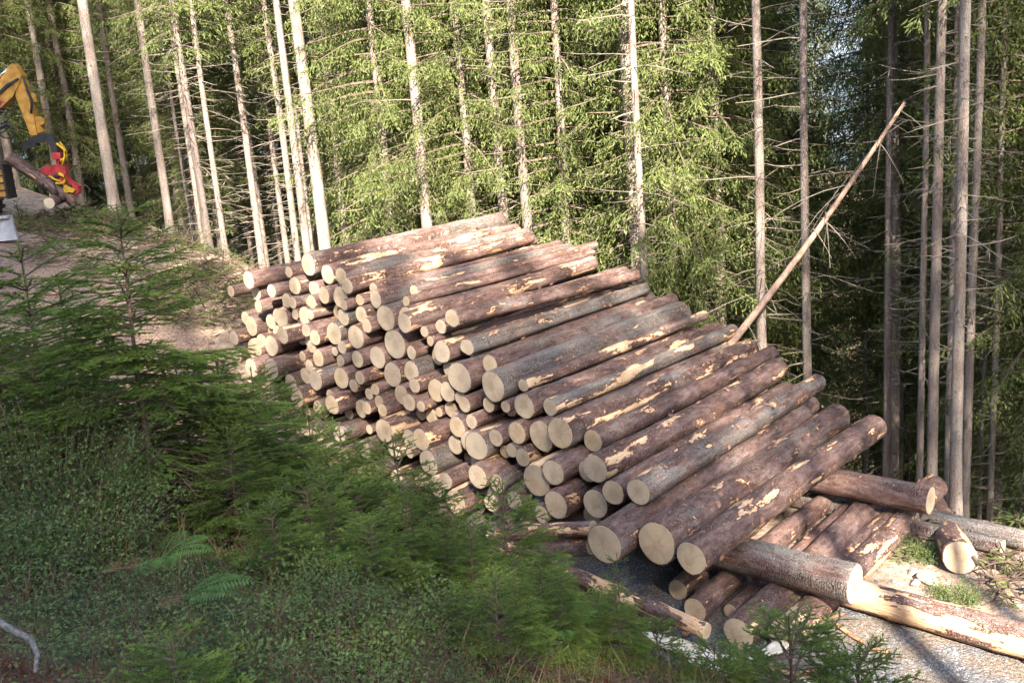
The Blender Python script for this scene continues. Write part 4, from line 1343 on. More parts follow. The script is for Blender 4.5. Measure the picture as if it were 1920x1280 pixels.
def slash(name, label, cx, cy, rx, ry, hgt, n, green, zr=None, tw=1.0):
    """heap of cut branches: twigs and some needles left on them"""
    mb = MB(); P0, D0 = [], []
    for k in range(n):
        a_ = rng.random() * 6.28; q = rng.random() ** 0.5
        X = cx + math.cos(a_) * rx * q; Y = cy + math.sin(a_) * ry * q
        z = float(H(X, Y)) + rng.uniform(0, hgt) * (1 - q * 0.7)
        d = norm(np.array([rng.normal(), rng.normal(), rng.normal() * 0.35 + 0.05]))
        L = rng.uniform(0.3, 1.3) * tw
        u = np.linspace(0, 1, 4)[:, None]
        c = np.array([X, Y, z]) + d * L * (u - 0.4) + np.array([0, 0, 0.12]) * np.sin(u * 5 + k) * L * 0.5
        c[:, 2] = np.maximum(c[:, 2], H(c[:, 0], c[:, 1]) + 0.01)
        mb.tube(c, np.linspace(0.014, 0.004, 4) * rng.uniform(0.6, 1.5), 3, False)
        if rng.random() < green:
            m = 26
            w = rng.random(m)
            B = c[0] + (c[-1] - c[0]) * w[:, None]
            side = norm(np.cross(d, [0, 0, 1.0]))
            P0.append(B); D0.append(norm(d * 0.6 + side * rng.choice([-1, 1], m)[:, None] * 0.8 + rng.normal(size=(m, 3)) * 0.35))
    o = link(bpy.data.objects.new(name, mb.mesh(name, TWIG)))
    tag(o, label, 'branches', kind='stuff')
    if P0:
        P0 = np.concatenate(P0); D0 = np.concatenate(D0)
        V, F, t = leaves(P0, D0, rng.uniform(0.06, 0.2, len(P0)), rng.uniform(0.012, 0.03, len(P0)), tint=rng.random(len(P0)) * 0.3)
        c = part('needles', mesh_np('needles', V, [F], NEEDLE_FAR, False, t), o); c['kind'] = 'stuff'


p = at(385, 520, 21.5); slash('slash_heap', 'heap of cut spruce branches beside the upper end of the pile', p[0], p[1], 1.3, 1.6, 0.9, 260, 0.5)
p = at(250, 430, 23.5); slash('slash_heap', 'low brush of cut branches along the landing below the excavator', p[0], p[1], 2.6, 2.0, 0.6, 260, 0.45)
p = at(150, 405, 25.5); slash('slash_heap', 'green cut branches piled under the harvesting head', p[0], p[1], 1.6, 1.2, 0.6, 180, 0.9)
p = on_z(1895, 1085, 0.2); slash('slash_heap', 'brown tangle of cut branches at the sunny road edge', p[0] + 0.25, p[1] + 0.3, 0.45, 0.7, 0.3, 90, 0.2, tw=0.45)
p = on_z(1915, 1020, 0.2); slash('slash_heap', 'green cut spruce branches at the forest edge by the felled stems', p[0] + 0.8, p[1] + 0.6, 0.7, 0.8, 0.4, 90, 0.8, tw=0.5)
p = on_z(1690, 990, 0.1); slash('slash_heap', 'thin scattered twigs round the felled log on the verge', p[0], p[1], 1.1, 0.7, 0.2, 120, 0.1, tw=0.5)


# ------------------------------------------------------------------ excavator with harvesting head
YEL = m_plain('machine_yellow', (0.36, 0.18, 0.025), 0.55, var=0.35, nsc=5, spec=0.5)
BLK = m_plain('machine_black', (0.022, 0.022, 0.024), 0.55, var=0.3, nsc=9)
RED = m_plain('head_red', (0.30, 0.02, 0.022), 0.5, var=0.4, nsc=8, spec=0.5)
CHR = m_plain('chrome_rod', (0.75, 0.76, 0.78), 0.15, metal=1.0, var=0.05)
STEEL = m_plain('worn_steel', (0.42, 0.43, 0.45), 0.5, metal=0.3, var=0.25, nsc=4)
GLASS = m_plain('cab_glass', (0.03, 0.04, 0.045), 0.08, spec=0.8, var=0.1)
HOSE = m_plain('yellow_hose', (0.45, 0.27, 0.02), 0.5, var=0.1)
MT = 25.0
_mo = at(60, 330, MT)
MUX = norm(np.array([1.0, 0.12, 0.0])); MUY = np.array([0, 0, 1.0]); MN = np.cross(MUX, MUY)


def mp(X, Y, off=0.0):
    """a spot of the machine, read in the enlarged crop of the photograph, on the upright plane the arm moves in"""
    d = ray(X / 3.555, 100 + Y / 3.555)
    o = np.array([0, 0, CAM_Z])
    t = ((_mo - o) @ MN) / (d @ MN)
    return o + d * t - MN * off


def poly(pts):
    P = [mp(*q) for q in pts]
    return [((p - _mo) @ MUX, (p - _mo) @ MUY) for p in P]


ex_ground = gz(at(-60, 440, MT), 0.0)
ex = thing('excavator', 'yellow excavator with a red tree-harvesting head on its arm', 'excavator', tuple(_mo * [1, 1, 0] + [0, 0, ex_ground[2]]))
EXO = np.array(ex.location)


def epart(name, mb, mat, parent=None, smooth=False):
    me = mb.mesh(name, mat, smooth)
    o = part(name, me, parent or ex)
    return o


def tubes(name, mat, parent, *paths):
    for (pts, r, seg) in paths:                 # each pipe, roller or hose is a part of its own
        m = MB(); m.tube(pts, r, seg)
        epart(name, shift(m), mat, parent, True)


def shift(mb):
    mb.v = [v - EXO for v in mb.v]
    return mb


mb = MB(); mb.prism(poly([(-420, 760), (-460, 600), (-200, 350), (0, 215), (82, 82), (100, 72), (122, 84), (160, 150), (152, 190), (128, 240), (104, 290), (0, 388), (-150, 560)]), _mo, MUX, MUY, 0.42)
boom = epart('boom', shift(mb), YEL)
mb = MB(); mb.prism(poly([(-40, 360), (0, 322), (48, 322), (20, 370), (0, 392), (-60, 470)]), _mo - MN * -0.0, MUX, MUY, 0.425)
epart('decal', shift(mb), BLK, boom)
mb = MB(); mb.prism(poly([(6, 384), (50, 322), (40, 320), (-2, 378)]), _mo, MUX, MUY, 0.43)
epart('decal', shift(mb), RED, boom)
mb = MB(); mb.prism(poly([(118, 285), (132, 180), (160, 165), (184, 215), (215, 320), (240, 420), (262, 545), (214, 548), (190, 470), (150, 370)]), _mo, MUX, MUY, 0.34)
stick = epart('stick', shift(mb), YEL)
mb = MB(); mb.prism(poly([(232, 430), (262, 420), (298, 445), (302, 470), (275, 482), (300, 520), (262, 535), (250, 480)]), _mo, MUX, MUY, 0.2)
epart('bracket', shift(mb), YEL, stick)
tubes('cylinder_barrel', YEL, None, ([mp(-120, 270), mp(0, 165)], 0.085, 10), ([mp(205, 270), mp(235, 330)], 0.08, 10))
mb = MB(); mb.tube([mp(0, 165), mp(84, 84)], 0.05, 10)
epart('piston_rod', shift(mb), CHR, smooth=True)
tubes('hydraulic_hose', BLK, None, ([mp(175, 165, -.2), mp(205, 260, -.2), mp(232, 320, -.2), mp(225, 400, -.2)], 0.03, 6),
      *[([mp(-80, 370 - k * 14, -.24), mp(0, 290 - k * 12, -.24), mp(70, 225 - k * 12, -.24), mp(145, 172, -.24)], 0.025, 6) for k in range(2)])
mb = MB()
for (cx, cy, r) in ((40, 425, 45), (80, 520, 50), (20, 480, 60)):
    a = np.linspace(0, 6.0, 16)
    tubes('hose_loop', BLK, None, ([mp(cx + r * math.cos(q), cy + r * math.sin(q) * 0.9, -.3 - 0.02 * q) for q in a], 0.022, 6))
mb.prism(poly([(-40, 490), (90, 478), (95, 500), (-40, 515)]), _mo + MN * 0.3, MUX, MUY, 0.1)
epart('hose_bracket', shift(mb), BLK, smooth=False)
mb = MB(); mb.prism(poly([(160, 600), (215, 565), (270, 535), (330, 535), (368, 560), (388, 610), (392, 660), (358, 660), (345, 615), (318, 590), (250, 600), (262, 615), (165, 640)]), _mo, MUX, MUY, 0.3)
epart('coupler', shift(mb), BLK)
# harvesting head
hd = part('harvesting_head', MB.mesh((lambda m: (m.prism(poly([(362, 660), (412, 660), (414, 705), (362, 708)]), _mo, MUX, MUY, 0.3), m.prism(poly([(380, 705), (398, 705), (400, 745), (378, 745)]), _mo, MUX, MUY, 0.16), shift(m))[-1])(MB()), 'harvesting_head', RED), ex)
mb = MB(); mb.prism(poly([(280, 770), (320, 748), (372, 742), (440, 745), (452, 790), (448, 815), (475, 850), (535, 885), (538, 925), (515, 940), (470, 905), (400, 862), (340, 815), (290, 795)]), _mo, MUX, MUY, 0.36)
epart('head_frame', shift(mb), RED, hd)
mb = MB(); mb.prism(poly([(445, 870), (520, 905), (505, 925), (470, 920), (455, 935), (440, 900)]), _mo + MN * 0.2, MUX, MUY, 0.1)
epart('feed_arm', shift(mb), HOSE, hd)
tubes('hose', HOSE, hd, ([mp(412, 712, -.1), mp(435, 708, -.12), mp(450, 690, -.1), mp(445, 670, -.1)], 0.05, 7),
      ([mp(410, 800, -.22), mp(440, 810, -.24), mp(462, 840, -.24), mp(440, 862, -.22), mp(390, 865, -.22)], 0.045, 7), ([mp(345, 815, -.22), mp(380, 835, -.25), mp(420, 850, -.25)], 0.03, 6),
      ([mp(392, 600, -.18), mp(440, 640, -.2), mp(448, 690, -.2), mp(430, 750, -.2)], 0.028, 6), ([mp(380, 590, .18), mp(425, 650, .2), mp(440, 740, .2)], 0.028, 6))
mb = MB()
for (x0, y0, x1, y1, x2, y2) in ((380, 860, 405, 930, 370, 965), (440, 920, 455, 965, 425, 985), (330, 830, 300, 890, 330, 935)):
    tubes('grapple_knife', BLK, hd, ([mp(x0, y0, -.2), mp(x1, y1, -.3), mp(x2, y2, -.22)], [0.05, 0.04, 0.02], 7))
tubes('feed_roller', BLK, hd, ([mp(395, 815, -.21), mp(395, 815, 0.21)], 0.07, 12), ([mp(480, 880, -.21), mp(480, 880, 0.21)], 0.06, 12))
# carriage, house, cab, tracks, blade: mostly out of the picture to the left
gzv = ex_ground[2]
cb = at(-235, 330, MT); cb = np.array([cb[0], cb[1], 0])
Rm = np.stack([MUX, -MN, MUY], 1)
mb = MB(); mb.box(cb + [0, 0, gzv + 1.75], (3.2, 2.5, 0.95), Rm, 0.12); mb.box(cb - MUX * 1.4 + [0, 0, gzv + 1.9], (0.7, 2.55, 1.25), Rm, 0.2)
house = epart('house', shift(mb), YEL)
mb = MB(); mb.box(cb + MUX * 0.9 - MN * -0.75 + [0, 0, gzv + 2.75], (1.4, 0.95, 1.6), Rm, 0.1)
cab = epart('cab', shift(mb), YEL)
mb = MB(); mb.box(cb + MUX * 0.9 - MN * -0.75 + [0, 0, gzv + 2.95], (1.42, 0.97, 1.0), Rm, 0.05)
epart('window', shift(mb), GLASS, cab)
fx = mp(-20, 865)
mb = MB()
mb.box(fx + MUX * -0.1 - MN * -0.0, (0.75, 0.55, 0.72), Rm, 0.03)
epart('step_box', shift(mb), YEL)
mb = MB()
for k in (-0.25, 0.29):
    mb.box(fx + MUX * k, (0.04, 0.62, 0.8), Rm)
mb.box(fx + MUY * 0.42, (0.6, 0.62, 0.04), Rm)
grille = epart('step_grille', shift(mb), BLK)
for k in range(5):
    mb = MB(); mb.box(fx + MUX * 0.02 + MUY * (-0.36 + k * 0.18), (0.62, 0.6, 0.035), Rm)
    epart('slat', shift(mb), BLK, grille)
for sd in (-1, 1):
    mb = MB()
    c0 = cb + MN * sd * 1.0 + [0, 0, gzv + 0.45] + MUX * 0.55
    aa = np.linspace(0, 2 * math.pi, 33)[:-1]
    out = [(math.copysign(1.75, math.cos(q)) * min(1, abs(math.cos(q)) * 3.5) + 0.0, 0.43 * math.sin(q)) for q in aa]
    out = [(1.5 * (1 if math.cos(q) > 0 else -1) * (1 if abs(math.cos(q)) > 0.02 else 0) + 0.42 * math.cos(q), 0.42 * math.sin(q)) for q in aa]
    mb.prism(out, c0, MUX, MUY, 0.5)
    tr = epart('track', shift(mb), BLK)
    mb = MB()
    for q in np.arange(-1.5, 1.51, 0.2):
        for zz in (-0.43, 0.43):
            mb.box(c0 + MUX * q + MUY * zz, (0.12, 0.52, 0.05), Rm)
    for q in np.linspace(-1.2, 1.2, 6):
        for zz in (-1, 1):
            p = c0 + MUX * 1.5 * zz + MUX * zz * 0.42 * math.cos(q) + MUY * 0.42 * math.sin(q)
            mb.box(p, (0.1, 0.54, 0.1), Rm)
    epart('track_pads', shift(mb), BLK, tr)['kind'] = 'stuff'
bl = at(3, 430, 23.6)
mb = MB(); mb.prism([(-1.6, -0.27), (0.33, -0.27), (0.28, 0.24), (0.22, 0.27), (-1.6, 0.27)], bl, MUX, MUY, 0.12)
mb.box(bl + MUX * -0.7 + MUY * 0.28, (1.9, 0.3, 0.05), Rm)
epart('blade', shift(mb), STEEL)
# the log it holds
p0 = mp(68, 690, -.15); p1 = mp(505, 985, -.12)
add_log(p0, p1, 0.155, 0.15, 'log gripped slantwise by the red harvesting head', None, 0.12, 0.35, 0.0)

# ------------------------------------------------------------------ young spruces on the bank
def young_mesh(seed, Ht, R, bare=0.15, droop=0.1, nspace=0.0052, gap=0.17, low_dead=0):
    g = np.random.default_rng(seed)
    wood = MB(); P, D, LL, T = [], [], [], []
    th = np.linspace(0, Ht, 12)
    ax = np.stack([0.02 * np.sin(th * 2 + seed), 0.02 * np.cos(th * 1.7 + seed), th], -1); ax -= ax[0] * [1, 1, 0]
    wood.tube(np.concatenate([[ax[0] - [0, 0, 0.25]], ax]), np.concatenate([[0.022 * Ht / 2], np.linspace(0.02 * Ht / 2, 0.003, 12)]), 7, False)
    A = lambda h: np.array([np.interp(h, th, ax[:, c]) for c in range(3)])

    def needles(c0, c1, up, tip, dens=1.0):
        d = c1 - c0; L = np.linalg.norm(d)
        n = max(3, int(L / nspace * dens)); d = d / L
        w = g.random(n)
        side = norm(np.cross(d, up)); nn = np.cross(side, d)
        an = g.uniform(-1.9, 1.9, n)
        Q = c0 + np.outer(w * L, d)
        E = norm(side * np.sin(an)[:, None] + nn * np.cos(an)[:, None] * 0.8 + d * g.uniform(1.0, 1.9, n)[:, None])
        P.append(Q); D.append(E); LL.append(g.uniform(0.015, 0.024, n)); T.append(np.clip(tip * (0.3 + 0.7 * w) + g.normal(size=n) * 0.12, 0, 1))

    needles(ax[-1] - [0, 0, 0.22], ax[-1] + [0, 0, 0.01], np.array([1.0, 0, 0]), 0.7, 1.2)
    h = bare * Ht
    lev = []
    while h < Ht - 0.08:
        lev.append(h); h += gap * g.uniform(0.7, 1.2) * (0.6 + 0.4 * (h / Ht))
    for h in lev:
        f = 1 - h / Ht
        for k in range(g.integers(4, 7)):
            az = g.random() * 6.28
            L = R * (f ** 0.75) * g.uniform(0.6, 1.08) + 0.06
            o = A(h); fw = np.array([math.cos(az), math.sin(az), 0]); sd = np.array([-fw[1], fw[0], 0])
            up0 = 0.75 * (1 - f) + 0.12 - droop * f
            n = max(4, int(L / 0.06))
            u = np.linspace(0, 1, n + 1)
            C = o + fw * (L * u)[:, None] + np.array([0, 0, 1]) * (L * (up0 * u - (0.25 + 0.4 * droop) * u ** 2 + 0.22 * u ** 3))[:, None] + sd * (g.normal() * 0.06 * L * u ** 2)[:, None]
            wood.tube(C[::max(1, n // 4)], np.linspace(0.006, 0.0018, len(C[::max(1, n // 4)])) * (0.5 + L), 4, False)
            start = 0.25 if f > 0.5 else 0.05
            upv = np.array([0, 0, 1.0])
            dead = h < bare * Ht + low_dead and g.random() < 0.75
            for i in range(n):
                if u[i] < start: continue
                if not dead: needles(C[i], C[i + 1], upv, 0.15 + 0.85 * (u[i] > 0.82), 0.9)
                t = C[i + 1] - C[i]; t = t / np.linalg.norm(t)
                for sg in (-1, 1):
                    if g.random() < 0.1: continue
                    l = (0.03 + 0.42 * L * (1 - u[i]) ** 0.8) * g.uniform(0.6, 1.15)
                    l = min(l, 0.30)
                    dd = norm(t * 0.8 + sg * sd * 0.75 + np.array([0, 0, -0.1 - 0.35 * droop + g.normal() * 0.1]))
                    e = C[i + 1] + dd * l
                    wood.tube([C[i + 1], e], [0.0022, 0.0012], 3, False)
                    if not dead:
                        needles(C[i + 1] + dd * 0.01, e, upv, 0.35 + 0.4 * (g.random() < 0.6))
                        if l > 0.1:
                            for q in (0.45, 0.75):
                                for s2 in (-1, 1):
                                    b0 = C[i + 1] + dd * l * q
                                    d3 = norm(dd * 0.8 + s2 * np.cross(dd, upv) * 0.6 + g.normal(size=3) * 0.1)
                                    needles(b0, b0 + d3 * l * 0.35, upv, 0.6)
                    elif g.random() < 0.5:
                        e2 = C[i + 1] + dd * l * 0.6 + g.normal(size=3) * 0.05
                        wood.tube([C[i + 1] + dd * l * 0.6, e2 + dd * 0.06], [0.0015, 0.001], 3, False)
    Pn = np.concatenate(P); n = len(Pn)
    V, F, t = leaves(Pn, np.concatenate(D), np.concatenate(LL), g.uniform(0.0042, 0.0064, n), tint=np.concatenate(T), tri=True)
    return mesh_np('needles', V, [F], NEEDLE, False, t), wood.mesh('stem', TWIG), Ht, n


YK = {'tall': young_mesh(3, 2.4, 1.0, 0.14, 0.5, 0.0017, 0.085, 0.45), 'bushy': young_mesh(5, 1.8, 0.78, 0.06, 0.3, 0.0018, 0.1), 'small': young_mesh(8, 1.1, 0.5, 0.04, 0.1, 0.0017, 0.085),
      'thin': young_mesh(12, 1.3, 0.3, 0.3, 0.0, 0.006, 0.2)}
print('young needles', {k: v[3] for k, v in YK.items()})


def young(kind, x, y, t, label, group=None, hmin=0.5, rz=None, wide=1.0):
    """young spruce whose leader tip shows at pixel x, y"""
    p = at(x, y, t)
    nm, wm, Ht, _ = YK[kind]
    z = float(H(p[0], p[1]))
    hgt = min(2.6, max(hmin, p[2] - z))
    k = hgt / Ht
    o = thing('young_spruce', label, 'spruce', (p[0], p[1], z), group)
    w = k * wide
    rz = rng.random() * 6.28 if rz is None else rz
    part('needles', nm, o, rot=(0, 0, rz), scale=(w, w, k))['kind'] = 'stuff'
    part('stem', wm, o, rot=(0, 0, rz), scale=(w, w, k))
    return o


YS = [('tall', 212, 385, 6.2, 'tallest young spruce on the bank, bare twigs low on its stem', 1.25, 0.4),
      ('bushy', 20, 455, 7.2, 'bushy young spruce on the bank nearest the excavator side', 1.3, 1.0),
      ('bushy', 105, 520, 8.0, 'young spruce behind the bushy one towards the landing', 1.3, 2.0),
      ('bushy', -60, 500, 6.4, None, 1.2, 0.3),
      ('bushy', 150, 640, 8.3, None, 1.0, 2.5),
      ('bushy', 335, 660, 7.4, 'young spruce pressed behind the tallest one', 1.35, 4.0),
      ('bushy', 400, 665, 6.9, 'wide young spruce beside the tallest one, boughs reaching to the pile', 1.4, 5.5),
      ('bushy', 480, 690, 7.6, 'young spruce with wide boughs before the upper pile face', 1.3, 3.3),
      ('bushy', 570, 765, 7.5, 'dense young spruce between two others at the middle of the bank', 1.2, 1.2),
      ('bushy', 640, 800, 7.9, 'dense young spruce half hidden behind its neighbours mid-bank', 1.1, 2.7),
      ('bushy', 735, 815, 7.4, 'dense young spruce before the lower pile face, with a feathery top', 1.25, 5.1),
      ('small', 660, 880, 6.8, None, 1.5, 0.8),
      ('bushy', 945, 905, 7.0, 'young spruce with an upright leader against the heart-shaped log end', 1.3, 2.2),
      ('bushy', 850, 950, 7.2, None, 1.2, 3.7),
      ('small', 1010, 1060, 7.1, None, 1.5, 1.7),
      ('bushy', 830, 985, 6.0, 'bushy young spruce low on the bank among bilberry', 1.25, 0.2),
      ('bushy', 1000, 1080, 6.6, None, 1.2, 4.4),
      ('thin', 1150, 1035, 7.2, 'spindly sapling standing against the largest log ends', 1.0, 0.0),
      ('small', 1478, 1145, 7.3, 'young spruce in front of the gravel road', 1.7, 0.9),
      ('small', 1340, 1205, 7.0, None, 1.5, 4.2), ('small', 1130, 1150, 6.8, None, 1.6, 5.0), ('small', 1600, 1205, 7.4, None, 1.4, 2.0), ('small', 1230, 1200, 6.8, None, 1.4, 1.0),
      ('small', 500, 955, 5.3, 'small spruce beside the big fern frond', 1.4, 3.0),
      ('bushy', 420, 800, 6.2, None, 1.3, 1.4), ('small', 560, 880, 6.3, None, 1.6, 2.8),
      ('small', 330, 1195, 3.1, 'dark spruce sprig low at the near edge of the bank', 1.4, 5.5),
      ('small', 1030, 1215, 6.1, None, 1.5, 0.1),
      ('bushy', 520, 750, 8.0, None, 1.1, 0.6), ('bushy', 612, 835, 7.0, None, 1.15, 4.9), ('bushy', 690, 865, 7.6, None, 1.15, 2.1), ('bushy', 790, 905, 7.5, None, 1.1, 0.9),
      ('bushy', 885, 960, 6.7, None, 1.1, 3.1), ('bushy', 250, 700, 7.4, None, 1.2, 1.9), ('bushy', 60, 640, 6.6, None, 1.2, 3.9),
      ('bushy', 880, 1000, 5.9, None, 1.0, 1.3), ('bushy', 965, 1050, 5.7, None, 1.0, 3.5), ('bushy', 1050, 1120, 5.7, None, 1.2, 0.5), ('bushy', 760, 920, 6.0, None, 1.0, 2.4),
      ('bushy', 1160, 1180, 6.0, None, 1.2, 4.1), ('small', 690, 1010, 5.5, None, 1.5, 2.2), ('bushy', 605, 890, 5.8, None, 1.0, 5.8),
      ('small', 930, 1190, 4.8, None, 1.4, 3.3)]
for (k, x, y, t, lab, wd, rz) in YS:
    young(k, x, y, t, lab or 'small young spruce filling the edge of the mossy bank', None if lab else 'small young spruces along the bank', rz=rz, wide=wd)


# ------------------------------------------------------------------ ferns
def fern(x, y, t, n, L, az0, label, mat, spread=6.28, up=0.5):
    p = at(x, y, t); z = float(H(p[0], p[1]))
    o = thing('fern', label, 'fern', (p[0], p[1], z + 0.12))
    for k in range(n):
        az = az0 + spread * (k / max(n, 1)) + rng.normal() * 0.15
        fw = np.array([math.cos(az), math.sin(az), 0]); sd = np.array([-fw[1], fw[0], 0])
        l = L * rng.uniform(0.8, 1.1)
        u = np.linspace(0, 1, 26)
        C = fw * (l * u)[:, None] + np.array([0, 0, 1]) * (l * (up * u * 1.6 - up * 1.5 * u ** 2))[:, None]
        mb = MB(); mb.tube(C, np.linspace(0.003, 0.0008, 26), 4, False)
        P, D, LL, W = [], [], [], []
        for i in range(5, 26):
            w = l * 0.24 * math.sin(min(1, (u[i] - 0.12) * 1.25 + 0.15) * math.pi) ** 0.8 + 0.005
            for sg in (-1, 1):
                d = norm(sg * sd + fw * 0.35 + np.array([0, 0, -0.15]))
                P.append(C[i]); D.append(d); LL.append(w); W.append(min(l / 26 * 0.8, w * 0.3))
        V, F, tt = leaves(np.array(P), np.array(D), np.array(LL), np.array(W), S=np.tile([0.05, 0.03, 1.0], (len(P), 1)), tint=rng.random(len(P)) * 0.4)
        mb.add(V, None, F, tt)
        part('frond', mb.mesh('frond', mat, False, True), o)
    return o


fern(285, 945, 5.0, 5, 0.36, -1.6, 'bright green fern with broad triangular fronds on the bank', FERN, 3.6, 0.45)
fern(325, 1075, 4.3, 3, 0.4, -0.35, 'olive fern frond arching over rust-red leaf litter', FERN, 1.2, 0.5)
fern(290, 1068, 4.3, 3, 0.15, -1.0, 'withered tan fern beside the olive frond', DRYFERN, 1.6, 0.2)
fern(590, 1075, 5.6, 5, 0.34, 0.2, 'light green fern under the bank spruces', FERN, 4.0, 0.4)
fern(1060, 1262, 5.8, 6, 0.3, 0.3, 'upright green fern at the near foot of the bank', FERN, 5.5, 0.8)
fern(215, 985, 4.6, 4, 0.13, 0.0, 'dry yellowish fern above the mossy patch', DRYFERN, 5.0, 0.4)


# ------------------------------------------------------------------ low growth on the bank
def in_view(X, Y, Z, m=0.08):
    V = np.stack([X, Y, Z - CAM_Z], -1)
    d = V @ _f
    return (d > 0.6) & (np.abs(V @ _r) < d * (0.514 + m)) & (np.abs(V @ _u) < d * (0.343 + m))


def ground_cover():
    N = 1000000
    X = rng.uniform(-9, 6, N); Y = rng.uniform(1.0, 14, N)
    s_, a_ = sa(X, Y)
    Z = H(X, Y)
    ok = (a_ < 7.25) & (a_ > -2) & in_view(X, Y, Z, 0.5)
    X, Y, Z, a_ = X[ok], Y[ok], Z[ok], a_[ok]
    d = np.hypot(X, Y)
    dens = np.clip(vnoise(X, Y, 1.3, 3) * 3.2 - 1.15, 0.05, 1) * np.clip(6.0 / d, 0.4, 1)
    ok = rng.random(len(X)) < dens
    X, Y, Z, d = X[ok], Y[ok], Z[ok], d[ok]
    hgt = (0.03 + 0.22 * np.clip(vnoise(X, Y, 1.1, 2) * 1.9 - 0.55, 0, 1)) * rng.random(len(X)) ** 0.7
    n = len(X)
    D = norm(np.stack([rng.normal(size=n), rng.normal(size=n), rng.uniform(-0.2, 0.6, n)], -1))
    S = norm(rng.normal(size=(n, 3)) * 0.35 + [0, 0, 1])
    L = rng.uniform(0.011, 0.026, n) * np.clip(d / 5, 0.9, 1.4)
    V, F, t = leaves(np.stack([X, Y, Z + hgt], -1), D, L, L * rng.uniform(0.5, 0.72, n), S=S, tint=np.clip(rng.normal(0.2, 0.25, n), 0, 1), kink=0.15)
    me = mesh_np('bilberry_cover', V, [F], LEAF, False, t)
    tag(link(bpy.data.objects.new('bilberry_cover', me)), 'low bilberry shrubs with small oval leaves covering the bank', 'shrubs', kind='stuff')
    # wiry stems
    m = rng.random(n) < 0.16
    P = np.stack([X, Y, Z], -1)[m]; k = len(P)
    V, F, t = leaves(P, norm(np.stack([rng.normal(size=k) * 0.35, rng.normal(size=k) * 0.35, np.ones(k)], -1)), hgt[m] * 1.15 + 0.05, 0.004)
    tag(link(bpy.data.objects.new('bilberry_stems', mesh_np('bilberry_stems', V, [F], TWIG, False, t))), 'thin brown stems of the bilberry shrubs on the bank', 'stems', kind='stuff')
    # moss and rust-coloured tufts
    N = 420000
    X = rng.uniform(-7, 5, N); Y = rng.uniform(1.0, 11, N)
    s_, a_ = sa(X, Y); Z = H(X, Y)
    ok = (a_ < 7.0) & in_view(X, Y, Z, 0.4) & (rng.random(N) < np.clip(1.45 - vnoise(X, Y, 1.3, 3) * 1.8, 0.1, 1))
    X, Y, Z = X[ok], Y[ok], Z[ok]; n = len(X)
    kind = vnoise(X + 30, Y, 1.7, 3)
    D = norm(np.stack([rng.normal(size=n) * 0.6, rng.normal(size=n) * 0.6, np.ones(n)], -1))
    V, F, t = leaves(np.stack([X, Y, Z - 0.005], -1), D, rng.uniform(0.015, 0.045, n), rng.uniform(0.004, 0.009, n), tint=kind)
    mt, nt, b, o = nodes('moss'); g = G(nt)
    q = g.attr('tint')
    c = g.mix(g.ramp(q, 0.40, 0.50), (0.045, 0.07, 0.014), (0.125, 0.115, 0.02))
    c = g.mix(g.ramp(q, 0.56, 0.63), c, (0.11, 0.028, 0.014))
    c = g.mix(g.math('MULTIPLY', g.noise(g.pos(), 60, 2, 0.5), 0.6), c, (0.03, 0.035, 0.012))
    g.put(b.inputs['Base Color'], c); b.inputs['Roughness'].default_value = 0.9
    tag(link(bpy.data.objects.new('moss_cover', mesh_np('moss_cover', V, [F], mt, False, t))), 'green, yellow and rust-red moss between the bilberry on the bank', 'moss', kind='stuff')

    N = 26000
    X = rng.uniform(-7, 5, N); Y = rng.uniform(1.0, 11, N)
    s_, a_ = sa(X, Y); Z = H(X, Y)
    ok = (a_ < 7.2) & in_view(X, Y, Z, 0.4) & (vnoise(X + 11, Y + 5, 1.1, 3) > 0.53)
    X, Y, Z = X[ok], Y[ok], Z[ok]; n = len(X)
    D = norm(np.stack([rng.normal(size=n) * 0.6, rng.normal(size=n) * 0.6, rng.uniform(0.2, 1.2, n)], -1))
    V, F, t = leaves(np.stack([X, Y, Z], -1), D, rng.uniform(0.08, 0.34, n), rng.uniform(0.003, 0.006, n), tint=rng.random(n))
    tag(link(bpy.data.objects.new('dry_grass', mesh_np('dry_grass', V, [F], DRYFERN, False, t))), 'dry straw-coloured grass and dead stalks among the bilberry', 'grass', kind='stuff')


ground_cover()


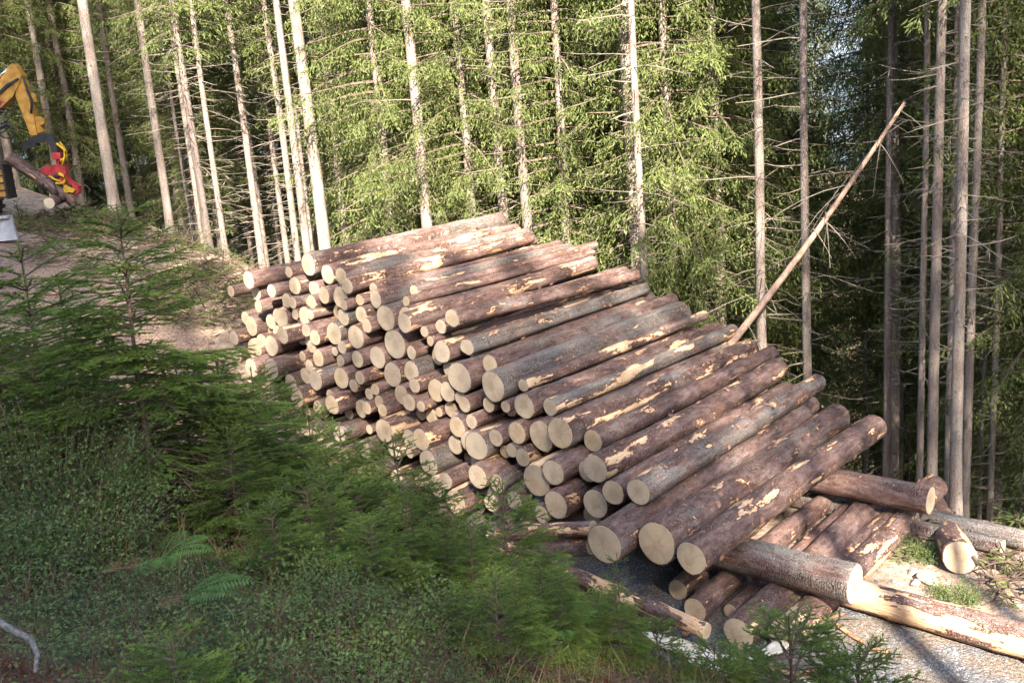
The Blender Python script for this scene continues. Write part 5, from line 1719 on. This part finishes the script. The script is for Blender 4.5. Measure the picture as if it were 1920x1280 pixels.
def shrub(x, y, t, Rr, hgt, n, label, group=None):
    p = at(x, y, t); z = float(H(p[0], p[1]))
    o = thing('leafy_shrub', label, 'shrub', (p[0], p[1], z), group)
    mb = MB(); P, D = [], []
    for k in range(n):
        a_ = rng.random() * 6.28; q = Rr * rng.random() ** 0.5
        e = np.array([math.cos(a_) * q, math.sin(a_) * q, hgt * rng.uniform(0.45, 1.0) * (1 - 0.4 * (q / Rr) ** 2)])
        u = np.linspace(0, 1, 5)[:, None]
        c = e * [0.3, 0.3, 0] * (1 - u) + e * u
        mb.tube(c, np.linspace(0.0028, 0.001, 5), 3, False)
        m = rng.integers(26, 44)
        w = rng.uniform(0.3, 1.02, m)
        B = np.stack([np.interp(w, u[:, 0], c[:, i]) for i in range(3)], -1) + rng.normal(size=(m, 3)) * 0.035
        P.append(B); D.append(norm(rng.normal(size=(m, 3)) + [0, 0, 0.2]))
    part('stems', mb.mesh('stems', TWIG), o)['kind'] = 'stuff'
    P = np.concatenate(P); k = len(P)
    L = rng.uniform(0.014, 0.03, k)
    V, F, tt = leaves(P, np.concatenate(D), L, L * 0.6, S=norm(rng.normal(size=(k, 3)) * 0.5 + [0, 0, 1]), tint=np.clip(rng.normal(0.15, 0.25, k), 0, 1), kink=0.15)
    part('leaves', mesh_np('leaves', V, [F], LEAF, False, tt), o)['kind'] = 'stuff'


shrub(60, 760, 5.8, 0.8, 0.9, 200, 'tall bilberry thicket under the bushy spruce at the bank edge')
shrub(130, 850, 5.4, 0.6, 0.45, 120, 'low bilberry clump beneath the tallest young spruce')
shrub(10, 930, 4.9, 0.5, 0.35, 100, 'glossy bilberry clump at the near edge of the bank')
for i, (x, y, t, Rr, hh, n) in enumerate(((620, 1180, 4.6, .35, .22, 60), (700, 1240, 4.2, .3, .2, 50), (560, 1090, 5.2, .35, .25, 60), (420, 1230, 3.6, .25, .18, 40), (800, 1150, 5.0, .35, .25, 60))):
    shrub(x, y, t, Rr, hh, n, 'small bilberry bush rising from the mossy bank', 'small bilberry bushes on the bank')
for (x, y, z, lab) in ((1670, 1025, 0.0, 'leafy green weeds on the sunny verge beside the bearer logs'), (1735, 1045, 0.0, 'leafy green weeds in front of the bright felled log end'), (1790, 1125, 0.0, 'thin green weeds beyond the half-peeled log on the road edge')):
    q = on_z(x, y, z); d = ray(x, y); t = (z - CAM_Z) / d[2]
    shrub(x, y, t, 0.35, 0.2, 60, lab)

GREYB = m_plain('grey_branch', (0.13, 0.115, 0.105), 0.9, var=0.45, nsc=60, bump=0.5)
# crooked grey branch lying at the near edge of the bank
mb = MB()
mb.tube([at(-40, 1150, 3.2), at(0, 1168, 3.2), at(30, 1185, 3.2), at(58, 1198, 3.18), at(70, 1225, 3.15), at(66, 1260, 3.1)], [0.014, 0.013, 0.012, 0.011, 0.009, 0.006], 8)
o = link(bpy.data.objects.new('crooked_branch', mb.mesh('crooked_branch', GREYB, True)))
tag(o, 'crooked grey dead branch poking out of the moss', 'branch')
